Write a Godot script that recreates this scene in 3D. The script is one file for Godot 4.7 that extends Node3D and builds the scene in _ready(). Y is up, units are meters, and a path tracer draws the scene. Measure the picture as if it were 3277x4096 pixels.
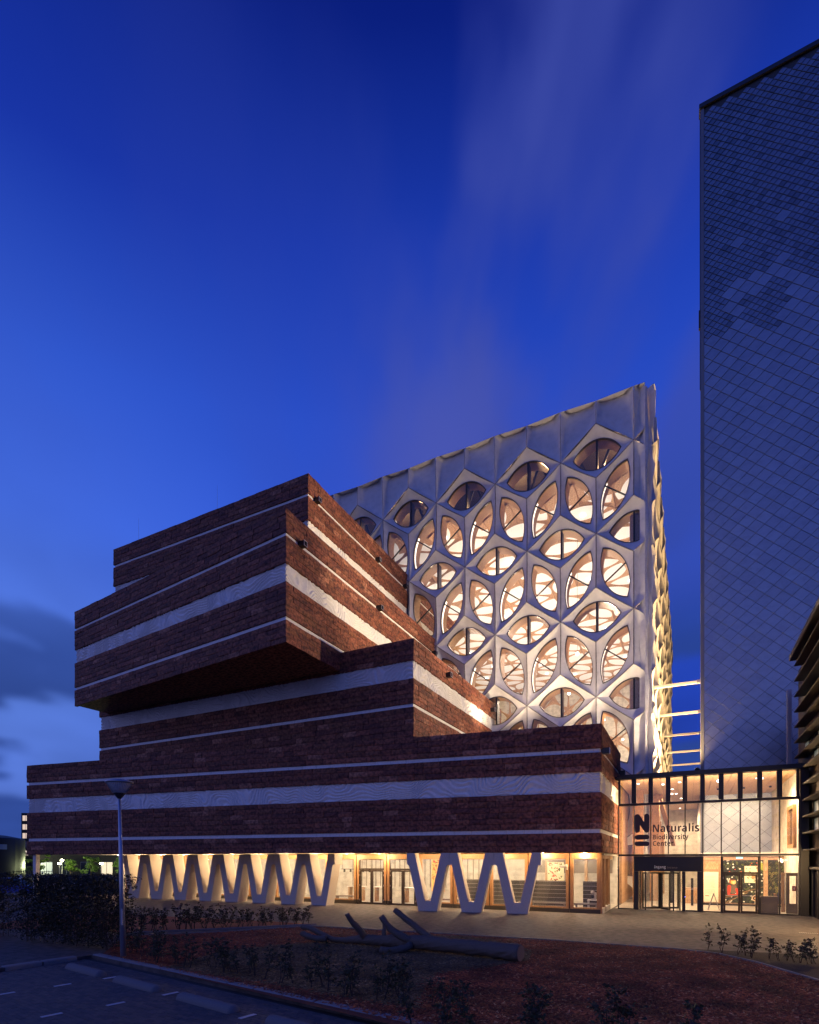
extends Node3D
# Museum at dusk: camera 3 m above a plaza, looking level with a raised lens.
var taken = {}
var M = {}
var rng = RandomNumberGenerator.new()
const RX := Vector3(0.8927, 0, 0.4507)   # along the museum's grid, to the right
const BX := Vector3(0.4507, 0, -0.8927)  # along the grid, to the back

func _ready():
	rng.seed = 20240
	build_camera()
	build_sky()
	build_materials()
	build_ground()
	build_stone_building()
	build_hall()
	build_tower()
	build_lobby()
	build_wing()
	build_lights()
	build_background()
	build_garden()
	build_furniture()

# ---------------------------------------------------------------- camera, sky
func build_camera():
	var cam = Camera3D.new()
	cam.name = "camera"
	cam.projection = Camera3D.PROJECTION_FRUSTUM
	cam.near = 0.1
	cam.far = 3000.0
	cam.size = 0.1 * 4096.0 / 2200.0
	cam.frustum_offset = Vector2(0, 0.1 * 1395.0 / 2200.0)
	cam.position = Vector3(0, 3.0, 0)
	add_child(cam)
	cam.current = true

func build_sky():
	var w = 1024
	var h = 512
	var n1 = FastNoiseLite.new(); n1.seed = 5; n1.frequency = 1.0; n1.fractal_octaves = 4
	var n2 = FastNoiseLite.new(); n2.seed = 9; n2.frequency = 1.0; n2.fractal_octaves = 5
	var buf = PackedFloat32Array(); buf.resize(w * h * 3)
	var west = Vector2(-0.9, 0.43)
	var at_e = [80.0, 66.0, 57.0, 48.0, 38.0, 28.0, 15.0, 4.0]
	var mid = [Vector3(0.0015, 0.008, 0.13), Vector3(0.002, 0.010, 0.155), Vector3(0.003, 0.013, 0.20), Vector3(0.011, 0.042, 0.41), Vector3(0.021, 0.073, 0.56), Vector3(0.025, 0.083, 0.60), Vector3(0.017, 0.054, 0.44), Vector3(0.018, 0.048, 0.34)]
	var lef = [Vector3(0.003, 0.012, 0.16), Vector3(0.004, 0.016, 0.22), Vector3(0.004, 0.017, 0.23), Vector3(0.009, 0.034, 0.37), Vector3(0.030, 0.096, 0.60), Vector3(0.056, 0.146, 0.72), Vector3(0.105, 0.215, 0.74), Vector3(0.085, 0.165, 0.58)]
	for j in h:
		var e = 90.0 - 180.0 * (j + 0.5) / h
		var q = 0
		while q < 6 and e < at_e[q + 1]: q += 1
		var f = clamp((at_e[q] - e) / (at_e[q] - at_e[q + 1]), 0.0, 1.0)
		var c_mid = mid[q].lerp(mid[q + 1], f)
		var c_lef = lef[q].lerp(lef[q + 1], f)
		for i in w:
			var az = TAU * (i + 0.5) / w
			if az > PI: az -= TAU
			var c = Vector3(0.010, 0.014, 0.03)
			if e > 0.0:
				var side = 0.5 + 0.5 * (sin(az) * west.x - cos(az) * west.y)   # towards where the sun has set
				c = c_mid.lerp(c_lef, smoothstep(0.28, 0.62, side))
				var far = smoothstep(0.62, 0.92, side)
				c = c.lerp(Vector3(0.16, 0.22, 0.80), smoothstep(60.0, 12.0, e) * far * 0.9)
				c = c.lerp(Vector3(0.03, 0.10, 0.58), smoothstep(86.0, 60.0, e) * smoothstep(30.0, 58.0, e) * far * 0.8)
				c = c.lerp(Vector3(0.36, 0.36, 0.86), smoothstep(40.0, 3.0, e) * far * 0.85)
				# long wisps drawn out by the slow shutter
				var ad = rad_to_deg(az)
				var er = deg_to_rad(e)
				var px = cos(er) * sin(az) / (sin(er) + 0.10)   # a point on the cloud layer overhead
				var pz = cos(er) * cos(az) / (sin(er) + 0.10)
				var s = n1.get_noise_3d(px * 2.3 + pz * 0.25, pz * 0.85, 1.0)
				var s2 = n2.get_noise_3d(px * 6.5, pz * 2.4, 4.0)
				var place = 1.25 * exp(-pow((ad - 5.0 - (e - 30.0) * 0.20) / 10.0, 2.0)) + 0.75 * exp(-pow((ad - 26.0) / 8.0, 2.0)) + 0.12
				var wisp = smoothstep(-0.40, 0.40, s + s2 * 0.35) * place * smoothstep(16.0, 30.0, e) * smoothstep(90.0, 62.0, e)
				c = c.lerp(Vector3(0.050, 0.074, 0.385), clamp(wisp * 0.72, 0.0, 0.85))
				var puff = smoothstep(-0.35, 0.30, n1.get_noise_3d(px * 1.7 + 5.0, pz * 1.0, 21.0) + 0.4 * s2)
				c = c.lerp(Vector3(0.064, 0.090, 0.43), puff * 0.95 * exp(-pow((ad - 4.0) / 8.0, 2.0) - pow((e - 36.0) / 8.0, 2.0)))
				c = c.lerp(Vector3(0.035, 0.075, 0.42), puff * 0.5 * exp(-pow((ad - 24.0) / 6.0, 2.0) - pow((e - 30.0) / 7.0, 2.0)))
				# low cloud bank, seen edge on
				var d = n2.get_noise_3d(px * 0.55 + 3.1, pz * 0.42, 2.0) + 0.35 * n1.get_noise_3d(px * 1.9, pz * 1.0, 8.0)
				var bank = smoothstep(-0.12, 0.10, d + 0.09) * smoothstep(27.0, 17.0, e) * (1.0 - 0.8 * far)
				c = c.lerp(Vector3(0.024, 0.058, 0.27), bank * 0.9)
				c = c * (1.0 + 0.3 * n1.get_noise_3d(px * 0.9, pz * 0.6, 12.0) * smoothstep(45.0, 22.0, e))
			var k = (j * w + i) * 3
			buf[k] = c.x; buf[k + 1] = c.y; buf[k + 2] = c.z
	var img = Image.create_from_data(w, h, false, Image.FORMAT_RGBF, buf.to_byte_array())
	var pm = PanoramaSkyMaterial.new()
	pm.panorama = ImageTexture.create_from_image(img)
	var sky = Sky.new()
	sky.sky_material = pm
	var env = Environment.new()
	env.background_mode = Environment.BG_SKY
	env.sky = sky
	env.background_energy_multiplier = 1.0
	env.tonemap_mode = Environment.TONE_MAPPER_LINEAR
	env.tonemap_exposure = 1.0
	env.sdfgi_enabled = true
	env.ssao_enabled = true
	env.ssil_enabled = true
	var we = WorldEnvironment.new()
	we.name = "world_environment"
	we.environment = env
	add_child(we)

# ---------------------------------------------------------------- helpers
func numbered(called):
	if not taken.has(called):
		taken[called] = 0
		return called
	taken[called] += 1
	return "%s_%03d" % [called, taken[called]]

func tag(o, label, category, group = ""):
	o.set_meta("label", label)
	o.set_meta("category", category)
	if group != "": o.set_meta("group", group)
	return o

func thing(called, label, category, at = Vector3.ZERO, turn = 0.0, group = ""):
	var o = Node3D.new()
	o.name = numbered(called)
	add_child(o)
	o.position = at
	o.rotation.y = turn
	return tag(o, label, category, group)

func mi(called, mesh, mat, parent = null, xf = Transform3D.IDENTITY):
	var o = MeshInstance3D.new()
	o.mesh = mesh
	if mat: o.material_override = mat
	if parent == null:
		o.name = numbered(called)
		add_child(o)
	else:
		o.name = called
		parent.add_child(o, true)
	o.transform = xf
	return o

func struct(called, mesh, mat, xf = Transform3D.IDENTITY):
	var o = mi(called, mesh, mat, null, xf)
	o.set_meta("kind", "structure")
	return o

func stuff(o):
	o.set_meta("kind", "stuff")
	return o

func st_new(smooth = false):
	var st = SurfaceTool.new()
	st.begin(Mesh.PRIMITIVE_TRIANGLES)
	st.set_smooth_group(0 if smooth else -1)
	return st

func done(st):
	st.generate_normals()
	return st.commit()

func tri(st, a, b, c, n):
	if (b - a).cross(c - a).dot(n) > 0.0:
		st.add_vertex(a); st.add_vertex(c); st.add_vertex(b)
	else:
		st.add_vertex(a); st.add_vertex(b); st.add_vertex(c)

func quad(st, a, b, c, d, n):
	tri(st, a, b, c, n)
	tri(st, a, c, d, n)

func box(st, lo, hi, xf = Transform3D.IDENTITY):
	var p = []
	for k in 8:
		p.append(xf * Vector3(hi.x if k & 1 else lo.x, hi.y if k & 2 else lo.y, hi.z if k & 4 else lo.z))
	var b = xf.basis
	quad(st, p[0], p[1], p[3], p[2], -b.z); quad(st, p[4], p[5], p[7], p[6], b.z)
	quad(st, p[0], p[2], p[6], p[4], -b.x); quad(st, p[1], p[3], p[7], p[5], b.x)
	quad(st, p[0], p[1], p[5], p[4], -b.y); quad(st, p[2], p[3], p[7], p[6], b.y)

func bbox(st, lo, hi, ch = 0.01, xf = Transform3D.IDENTITY):   # a box with its twelve edges chamfered
	var c = (lo + hi) * 0.5
	var h = (hi - lo) * 0.5
	ch = min(ch, min(h.x, min(h.y, h.z)) * 0.8)
	var f = func(sx, sy, sz, ax):
		var q = Vector3(sx * h.x, sy * h.y, sz * h.z)
		for k in 3:
			if k != ax: q[k] -= sign(q[k]) * ch
		return xf * (c + q)
	for ax in 3:
		var u = (ax + 1) % 3
		var v = (ax + 2) % 3
		for s in [-1, 1]:
			var g = func(a, b):
				var e = [0, 0, 0]
				e[ax] = s; e[u] = a; e[v] = b
				return f.call(e[0], e[1], e[2], ax)
			quad(st, g.call(-1, -1), g.call(1, -1), g.call(1, 1), g.call(-1, 1), xf.basis[ax] * s)
	for ax in 3:
		var u = (ax + 1) % 3
		var v = (ax + 2) % 3
		for a in [-1, 1]:
			for b in [-1, 1]:
				var g = func(w, face):
					var e = [0, 0, 0]
					e[ax] = w; e[u] = a; e[v] = b
					return f.call(e[0], e[1], e[2], face)
				quad(st, g.call(-1, u), g.call(1, u), g.call(1, v), g.call(-1, v), xf.basis[u] * a + xf.basis[v] * b)
	for sx in [-1, 1]:
		for sy in [-1, 1]:
			for sz in [-1, 1]:
				tri(st, f.call(sx, sy, sz, 0), f.call(sx, sy, sz, 1), f.call(sx, sy, sz, 2), xf.basis * Vector3(sx, sy, sz))

func box_mesh(lo, hi, ch = 0.0):
	var st = st_new()
	if ch > 0.0: bbox(st, lo, hi, ch)
	else: box(st, lo, hi)
	return done(st)

func tube(st, pts, radii, sides = 8, rough = 0.0, sd = 0, cap = true):
	var n = FastNoiseLite.new(); n.seed = sd; n.frequency = 1.2
	var rings = []
	var up = Vector3.UP
	for i in pts.size():
		var d = (pts[min(i + 1, pts.size() - 1)] - pts[max(i - 1, 0)]).normalized()
		if abs(d.dot(up)) > 0.95: up = Vector3.RIGHT
		var a = d.cross(up).normalized()
		var b = a.cross(d).normalized()
		var ring = []
		for k in sides:
			var t = TAU * k / sides
			var q = a * cos(t) + b * sin(t)
			var r = radii[i]
			if rough > 0.0: r *= 1.0 + rough * n.get_noise_3d(cos(t) * 2.0 + i * 0.35, sin(t) * 2.0, i * 0.5 + sd)
			ring.append(pts[i] + q * r)
		rings.append(ring)
	for i in pts.size() - 1:
		for k in sides:
			var k2 = (k + 1) % sides
			var mid = (rings[i][k] + rings[i + 1][k2]) * 0.5 - (pts[i] + pts[i + 1]) * 0.5
			quad(st, rings[i][k], rings[i][k2], rings[i + 1][k2], rings[i + 1][k], mid)
	if cap:
		for e in [0, pts.size() - 1]:
			var out = pts[e] - pts[1 if e == 0 else e - 1]
			for k in sides: tri(st, pts[e], rings[e][k], rings[e][(k + 1) % sides], out)

func lathe(st, prof, sides = 24, at = Vector3.ZERO):   # prof: (radius, height) pairs
	for i in prof.size() - 1:
		for k in sides:
			var t0 = TAU * k / sides
			var t1 = TAU * (k + 1) / sides
			var p = func(q, t): return at + Vector3(cos(t) * q.x, q.y, sin(t) * q.x)
			var dr = prof[i + 1] - prof[i]
			var n = Vector3(cos((t0 + t1) / 2) * dr.y, -dr.x, sin((t0 + t1) / 2) * dr.y)
			quad(st, p.call(prof[i], t0), p.call(prof[i], t1), p.call(prof[i + 1], t1), p.call(prof[i + 1], t0), n)

func prism(st, poly, z0, z1, xf = Transform3D.IDENTITY):   # poly in x, y, from z0 to z1 (z1 in front)
	var ix = Geometry2D.triangulate_polygon(poly)
	for k in range(0, ix.size(), 3):
		var a = poly[ix[k]]; var b = poly[ix[k + 1]]; var c = poly[ix[k + 2]]
		tri(st, xf * Vector3(a.x, a.y, z1), xf * Vector3(b.x, b.y, z1), xf * Vector3(c.x, c.y, z1), xf.basis.z)
		tri(st, xf * Vector3(a.x, a.y, z0), xf * Vector3(b.x, b.y, z0), xf * Vector3(c.x, c.y, z0), -xf.basis.z)
	var ccw = not Geometry2D.is_polygon_clockwise(poly)
	for k in poly.size():
		var a = poly[k]; var b = poly[(k + 1) % poly.size()]
		var nn = Vector3(b.y - a.y, -(b.x - a.x), 0) * (1.0 if ccw else -1.0)
		quad(st, xf * Vector3(a.x, a.y, z0), xf * Vector3(b.x, b.y, z0), xf * Vector3(b.x, b.y, z1), xf * Vector3(a.x, a.y, z1), xf.basis * nn)

func sheet(pts, y, h = 0.0):   # a level sheet from (x, distance) pairs, with sides h deep
	var poly = PackedVector2Array(pts)
	var st = st_new()
	var ix = Geometry2D.triangulate_polygon(poly)
	for k in range(0, ix.size(), 3):
		var q = []
		for e in 3: q.append(Vector3(poly[ix[k + e]].x, y, -poly[ix[k + e]].y))
		tri(st, q[0], q[1], q[2], Vector3.UP)
	if h > 0.0:
		for k in poly.size():
			var a = poly[k]; var b = poly[(k + 1) % poly.size()]
			var n = Vector3(b.y - a.y, 0, b.x - a.x) * (-1.0 if Geometry2D.is_polygon_clockwise(poly) else 1.0)
			quad(st, Vector3(a.x, y - h, -a.y), Vector3(b.x, y - h, -b.y), Vector3(b.x, y, -b.y), Vector3(a.x, y, -a.y), n)
	return done(st)

func G(a, y, b):
	return RX * a + Vector3(0, y, 0) + BX * b

func frame_at(o, x):   # a face's frame: x along it, y up, z out of it
	return Transform3D(Basis(x, Vector3.UP, x.cross(Vector3.UP)), o)

func text_mesh(words, bold, x0, y0, x1, y1, z, depth = 0.015):
	var f = SystemFont.new()
	f.font_names = PackedStringArray(["Droid Sans"])
	f.font_weight = 700 if bold else 400
	var t = TextMesh.new()
	t.text = words
	t.font = f
	t.font_size = 64
	t.pixel_size = 0.01
	t.depth = depth
	var bb = t.get_aabb()
	var sx = (x1 - x0) / max(bb.size.x, 0.01)
	var sy = (y1 - y0) / max(bb.size.y, 0.01)
	var c = bb.get_center()
	return [t, Transform3D(Basis(Vector3(sx, 0, 0), Vector3(0, sy, 0), Vector3(0, 0, 1)), Vector3((x0 + x1) / 2 - c.x * sx, (y0 + y1) / 2 - c.y * sy, z))]

func capsule2(a, b, r):
	var d = (b - a).normalized()
	var n = Vector2(-d.y, d.x)
	var out = PackedVector2Array()
	for k in 9:
		var t = PI * k / 8.0
		out.append(b + n * cos(t) * r + d * sin(t) * r)
	for k in 9:
		var t = PI * k / 8.0
		out.append(a - n * cos(t) * r - d * sin(t) * r)
	return out

# ---------------------------------------------------------------- materials
func noise_img(sd, freq, oct, w = 512, h = 512, kind = FastNoiseLite.TYPE_SIMPLEX_SMOOTH, warp = 0.0):
	var n = FastNoiseLite.new()
	n.seed = sd; n.frequency = freq; n.fractal_octaves = oct; n.noise_type = kind
	if warp > 0.0:
		n.domain_warp_enabled = true
		n.domain_warp_amplitude = warp
		n.domain_warp_frequency = freq * 0.8
	return n.get_seamless_image(w, h)

func tint_tex(img, stops):   # stops: [position, Color] through the noise
	var src = img.get_data()
	var lut = []
	for v in 256:
		var t = v / 255.0
		var c = stops[0][1]
		for k in stops.size() - 1:
			if t >= stops[k][0]:
				c = stops[k][1].lerp(stops[k + 1][1], clamp((t - stops[k][0]) / (stops[k + 1][0] - stops[k][0]), 0, 1))
		lut.append([int(c.r * 255), int(c.g * 255), int(c.b * 255)])
	var out = PackedByteArray(); out.resize(src.size() * 3)
	for k in src.size():
		var l = lut[src[k]]
		out[k * 3] = l[0]; out[k * 3 + 1] = l[1]; out[k * 3 + 2] = l[2]
	var im = Image.create_from_data(img.get_width(), img.get_height(), false, Image.FORMAT_RGB8, out)
	im.generate_mipmaps()
	return ImageTexture.create_from_image(im)

func bump_tex(img, strength):
	var im = img.duplicate()
	im.convert(Image.FORMAT_RGBA8)
	im.bump_map_to_normal_map(strength)
	return ImageTexture.create_from_image(im)

func mat(color, rough = 0.7, metal = 0.0):   # color: the real-world (linear) base colour
	var m = StandardMaterial3D.new()
	m.albedo_color = Color(color.x, color.y, color.z).linear_to_srgb()
	m.roughness = rough
	m.metallic = metal
	return m

func tex(m, albedo = null, normal = null, scale = Vector3.ONE, nscale = 1.0):
	m.uv1_triplanar = true
	m.uv1_world_triplanar = true
	m.uv1_scale = scale
	if albedo: m.albedo_texture = albedo
	if normal:
		m.normal_enabled = true
		m.normal_texture = normal
		m.normal_scale = nscale
	return m

func glow(color, energy):
	var m = mat(Vector3(0.8, 0.8, 0.8), 0.5)
	m.emission_enabled = true
	m.emission = Color(color.x, color.y, color.z).linear_to_srgb()
	m.emission_energy_multiplier = energy
	return m

func glass(alpha, tint = Vector3(0.5, 0.55, 0.6)):
	var m = mat(tint, 0.02)
	m.transparency = BaseMaterial3D.TRANSPARENCY_ALPHA
	m.albedo_color.a = alpha
	m.cull_mode = BaseMaterial3D.CULL_DISABLED
	m.metallic_specular = 0.5
	return m

func build_materials():
	var blotch = noise_img(11, 0.010, 5, 512, 512, FastNoiseLite.TYPE_SIMPLEX_SMOOTH, 40.0)
	var fine = noise_img(12, 0.05, 4)
	var grit = noise_img(13, 0.14, 3)
	var lum = func(a, b, c): return [[0.0, Color(a, a, a)], [0.5, Color(b, b, b)], [1.0, Color(c, c, c)]]
	var t_stone = tint_tex(blotch, [[0.0, Color(0.30, 0.26, 0.28)], [0.34, Color(0.62, 0.55, 0.55)], [0.52, Color(0.84, 0.80, 0.76)], [0.70, Color(1.0, 0.95, 0.86)], [1.0, Color(1.0, 1.0, 1.0)]])
	var t_fine = tint_tex(fine, lum.call(0.72, 0.9, 1.0))
	var t_grit = tint_tex(grit, lum.call(0.6, 0.85, 1.0))
	var t_cloud = tint_tex(noise_img(17, 0.006, 4), lum.call(0.72, 0.9, 1.0))
	var t_pale = tint_tex(noise_img(18, 0.012, 4), lum.call(0.90, 0.97, 1.0))
	var n_stone = bump_tex(noise_img(14, 0.03, 5), 5.0)
	var n_fine = bump_tex(fine, 3.0)
	var n_grit = bump_tex(grit, 3.0)
	M.stone = tex(mat(Vector3.ONE, 0.78), t_stone, n_stone, Vector3(0.75, 0.75, 0.75), 0.7)
	M.stone.vertex_color_use_as_albedo = true
	M.stone_core = tex(mat(Vector3(0.05, 0.02, 0.016), 0.9), t_stone, n_stone, Vector3(0.5, 0.5, 0.5), 0.5)
	M.soffit_stone = tex(mat(Vector3(0.30, 0.12, 0.08), 0.85), t_stone, n_stone, Vector3(0.6, 0.6, 0.6), 0.5)
	M.white_stone = tex(mat(Vector3(0.78, 0.75, 0.70), 0.75), t_pale, n_grit, Vector3(0.8, 0.8, 0.8), 0.25)
	M.concrete = tex(mat(Vector3(0.67, 0.645, 0.62), 0.6), t_pale, n_fine, Vector3(0.25, 0.25, 0.25), 0.03)
	M.col = tex(mat(Vector3(0.66, 0.58, 0.48), 0.7), t_fine, n_grit, Vector3(0.9, 0.9, 0.9), 0.15)
	var t_wood = tint_tex(noise_img(21, 0.02, 4, 512, 512, FastNoiseLite.TYPE_SIMPLEX_SMOOTH, 10.0), [[0.0, Color(0.62, 0.55, 0.46)], [0.5, Color(0.86, 0.80, 0.72)], [1.0, Color(1, 0.97, 0.92)]])
	M.wood = tex(mat(Vector3(0.46, 0.27, 0.13), 0.55), t_wood, null, Vector3(4.0, 0.25, 4.0))
	M.wood_pale = tex(mat(Vector3(0.66, 0.46, 0.30), 0.6), t_wood, null, Vector3(2.0, 0.3, 2.0))
	M.ceil_wood = tex(mat(Vector3(0.62, 0.45, 0.29), 0.6), t_wood, null, Vector3(0.4, 2.0, 3.0))
	M.rib = tex(mat(Vector3(0.72, 0.50, 0.34), 0.6), t_wood, null, Vector3(0.6, 0.6, 0.6))
	M.black = tex(mat(Vector3(0.012, 0.011, 0.013), 0.4), t_fine, null, Vector3(1, 1, 1))
	M.bronze = mat(Vector3(0.05, 0.035, 0.025), 0.42, 0.4)
	M.trim = mat(Vector3(0.09, 0.075, 0.065), 0.3, 0.5)
	M.disc = glow(Vector3(1.0, 0.8, 0.5), 1.3)
	M.joint = mat(Vector3(0.05, 0.045, 0.045), 0.8)
	M.plaster = tex(mat(Vector3(0.72, 0.67, 0.58), 0.8), t_cloud, null, Vector3(0.4, 0.4, 0.4))
	M.grey_plaster = mat(Vector3(0.22, 0.18, 0.15), 0.8)
	M.floor = tex(mat(Vector3(0.42, 0.38, 0.33), 0.3), t_cloud, null, Vector3(0.5, 0.5, 0.5))
	M.glass = glass(0.05)
	M.glass_hall = glass(0.08, Vector3(0.5, 0.5, 0.55))
	M.glass_dark = mat(Vector3(0.02, 0.025, 0.035), 0.05)
	M.tile = tex(mat(Vector3.ONE, 0.36, 0.75), t_pale, null, Vector3(0.25, 0.25, 0.25))
	M.tile.vertex_color_use_as_albedo = true
	M.tile_back = mat(Vector3(0.03, 0.035, 0.04), 0.6)
	M.tower_trim = mat(Vector3(0.16, 0.17, 0.19), 0.5, 0.3)
	M.steel = mat(Vector3(0.45, 0.42, 0.4), 0.35, 0.8)
	M.beam = mat(Vector3(0.8, 0.74, 0.66), 0.6)
	M.brown_wall = tex(mat(Vector3(0.13, 0.085, 0.045), 0.7), t_fine, null, Vector3(1.2, 1.2, 1.2))
	M.brown_dark = tex(mat(Vector3(0.035, 0.026, 0.018), 0.6), t_fine, null, Vector3(1, 1, 1))
	M.ledge = tex(mat(Vector3(0.10, 0.072, 0.042), 0.6), t_fine, null, Vector3(1, 1, 1))
	M.paving = tex(mat(Vector3(0.125, 0.098, 0.088), 0.75), tint_tex(noise_img(31, 0.03, 5), lum.call(0.45, 0.8, 1.0)), n_grit, Vector3(0.16, 0.16, 0.16), 0.4)
	M.lot = tex(mat(Vector3.ONE, 0.7), t_grit, n_grit, Vector3(1.1, 1.1, 1.1), 0.6)
	M.lot.vertex_color_use_as_albedo = true
	M.soil = tex(mat(Vector3(0.035, 0.022, 0.018), 0.95), t_grit, n_grit, Vector3(0.7, 0.7, 0.7), 1.0)
	M.mulch = tex(mat(Vector3(0.27, 0.060, 0.022), 0.95), t_grit, n_grit, Vector3(1.0, 1.0, 1.0), 1.0)
	M.straw = tex(mat(Vector3(0.17, 0.10, 0.04), 0.95), t_grit, n_grit, Vector3(1.0, 1.0, 1.0), 1.0)
	M.chip = mat(Vector3.ONE, 0.85)
	M.chip.vertex_color_use_as_albedo = true
	M.kerb = tex(mat(Vector3(0.30, 0.28, 0.27), 0.8), t_grit, n_grit, Vector3(0.9, 0.9, 0.9), 0.4)
	M.stop = tex(mat(Vector3(0.21, 0.20, 0.20), 0.85), t_grit, n_grit, Vector3(1.5, 1.5, 1.5), 0.8)
	M.asphalt = tex(mat(Vector3(0.05, 0.045, 0.045), 0.85), t_grit, n_grit, Vector3(0.5, 0.5, 0.5), 0.4)
	M.paint = tex(mat(Vector3(0.75, 0.75, 0.75), 0.6), t_grit, null, Vector3(2, 2, 2))
	M.bark = tex(mat(Vector3(0.15, 0.11, 0.08), 0.75), t_fine, bump_tex(noise_img(51, 0.02, 5), 9.0), Vector3(1.6, 1.6, 1.6), 1.0)
	M.bark_dark = mat(Vector3(0.05, 0.035, 0.028), 0.9)
	M.leaf = mat(Vector3(0.045, 0.055, 0.02), 0.6)
	M.leaf.cull_mode = BaseMaterial3D.CULL_DISABLED
	M.leaf.vertex_color_use_as_albedo = true
	M.leaf.albedo_color = Color.WHITE
	M.leaf.backlight_enabled = true
	M.leaf.backlight = Color(0.35, 0.35, 0.35)
	M.brick = tex(mat(Vector3(0.03, 0.025, 0.02), 0.85), t_grit, n_grit, Vector3(1, 1, 1), 0.5)
	M.letter = mat(Vector3(0.03, 0.022, 0.035), 0.5)
	M.lamp_metal = mat(Vector3(0.38, 0.38, 0.42), 0.35, 0.7)
	M.ceiling_glow = glow(Vector3(1.0, 0.95, 0.90), 0.26)  # glow added to the white ceiling panels of the hall, which are no lamps
	M.wing_glass = glow(Vector3(0.35, 0.55, 0.32), 0.10)
	M.light_strip = glow(Vector3(1.0, 0.90, 0.74), 1.7)
	M.downlight = glow(Vector3(1.0, 0.93, 0.82), 6.0)

# ---------------------------------------------------------------- ground
func build_ground():
	var big = PackedVector2Array([Vector2(-900, -300), Vector2(900, -300), Vector2(900, 1400), Vector2(-900, 1400)])
	struct("ground", sheet(big, -0.2), M.asphalt)
	var plaza = [Vector2(-15.2, 12.7), Vector2(-11.43, 15.35), Vector2(-10.13, 17.5), Vector2(4.5, 6.84), Vector2(70, 6), Vector2(70, 130), Vector2(-140, 130), Vector2(-140, 12.7)]
	struct("plaza", sheet(plaza, 0.0, 0.2), M.paving)
	struct("mulch_bed", sheet([Vector2(-11.3, 21.8), Vector2(-7.74, 23.1), Vector2(-4.55, 25.2), Vector2(0.3, 23.0), Vector2(5.28, 20.7), Vector2(9.2, 18.5), Vector2(9.9, 17.6), Vector2(10.2, 16.2), Vector2(10.2, 5), Vector2(6.2, 5), Vector2(-9.75, 17.35)], 0.008), M.mulch)
	struct("straw_bed", sheet([Vector2(-4.9, 19.4), Vector2(-2.7, 20.4), Vector2(0.6, 22.0), Vector2(2.2, 21.8), Vector2(3.2, 20.6), Vector2(4.1, 18.2), Vector2(3.6, 16.6), Vector2(2.3, 15.5), Vector2(0.8, 14.6), Vector2(0.37, 13.3), Vector2(0.2, 11.0), Vector2(-6.8, 15.4), Vector2(-6.2, 18.2)], 0.014), M.straw)
	struct("upper_mulch_bed", sheet([Vector2(-19, 24.4), Vector2(-11.6, 22.9), Vector2(-8, 24.3), Vector2(-4.4, 25.9), Vector2(-7, 27.2), Vector2(-15.5, 30.6), Vector2(-21, 33)], 0.008), M.mulch)
	struct("soil_strip", sheet([Vector2(10.3, 17.0), Vector2(9.7, 18.1), Vector2(9.4, 18.75), Vector2(12.5, 17.6), Vector2(13.2, 13.2), Vector2(10.35, 13.0)], 0.006), M.soil)
	# thin edging that borders the beds
	var edges = [[Vector2(-11.3, 21.8), Vector2(-7.74, 23.1), Vector2(-4.55, 25.2), Vector2(0.3, 23.0), Vector2(5.28, 20.7), Vector2(9.2, 18.5), Vector2(9.9, 17.6), Vector2(10.2, 16.2), Vector2(10.2, 11)], [Vector2(-11.6, 22.9), Vector2(-8, 24.3), Vector2(-4.4, 25.9)]]
	for e in edges:
		var st = st_new()
		for k in e.size() - 1:
			var a = Vector3(e[k].x, 0, -e[k].y); var b = Vector3(e[k + 1].x, 0, -e[k + 1].y)
			var d = (b - a)
			box(st, Vector3(0, -0.1, -0.035), Vector3(d.length() + 0.02, 0.045, 0.035), frame_at(a, d.normalized()))
		struct("bed_edging", done(st), M.kerb)
	var gr = st_new()
	for k in 9: box(gr, Vector3(3.6 + 0.075 * k, 0.0, -0.12), Vector3(3.64 + 0.075 * k, 0.008, 0.12), Transform3D(Basis(Vector3.UP, -0.46), Vector3(13.0, 0, -24.5)))
	struct("drain_grate", done(gr), M.steel)
	# parking lot: sunken a little below its kerb
	var lot = struct("parking_lot", sheet([Vector2(-15.2, 12.7), Vector2(-11.43, 15.35), Vector2(-10.13, 17.5), Vector2(4.5, 6.84), Vector2(4.5, 2), Vector2(-25, 2), Vector2(-25, 12.7)], -0.118), M.asphalt)
	var along = Vector2(0.807, -0.59)
	var off = Vector2(0.59, 0.807)
	var a0 = Vector2(-10.13, 17.5)
	var cells = []
	for i in range(-14, 70):
		for j in range(1, 90):
			var u = i * 0.215 + (0.107 if j & 1 else 0.0)
			var p = a0 + along * u - off * (j * 0.108 + 0.14)
			var c2 = p - Vector2(-10.13, 17.5)
			if (p - Vector2(-11.43, 15.35)).dot(Vector2(0.856, -0.517)) < 0.06: continue
			if p.y < 8.6 or abs(p.x / p.y) > 0.8: continue
			var sy = 3443 + 2200 * 3.1 / p.y
			var sx = 1638 + 2200 * p.x / p.y
			if sy > 4180 or sx < -60: continue
			cells.append([p, p.y])
	cells.sort_custom(func(x, y): return x[1] < y[1])
	var tones = [Vector3(0.12, 0.105, 0.102), Vector3(0.15, 0.125, 0.112), Vector3(0.10, 0.09, 0.092), Vector3(0.17, 0.135, 0.118)]
	var bricks = []
	for t in tones:
		var st = st_new()
		st.set_color(Color(t.x, t.y, t.z))
		bbox(st, Vector3(-0.104, -0.06, -0.05), Vector3(0.104, 0.0, 0.05), 0.006)
		bricks.append(done(st))
	var rest = st_new()
	var yaw = atan2(0.59, 0.807)
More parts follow.
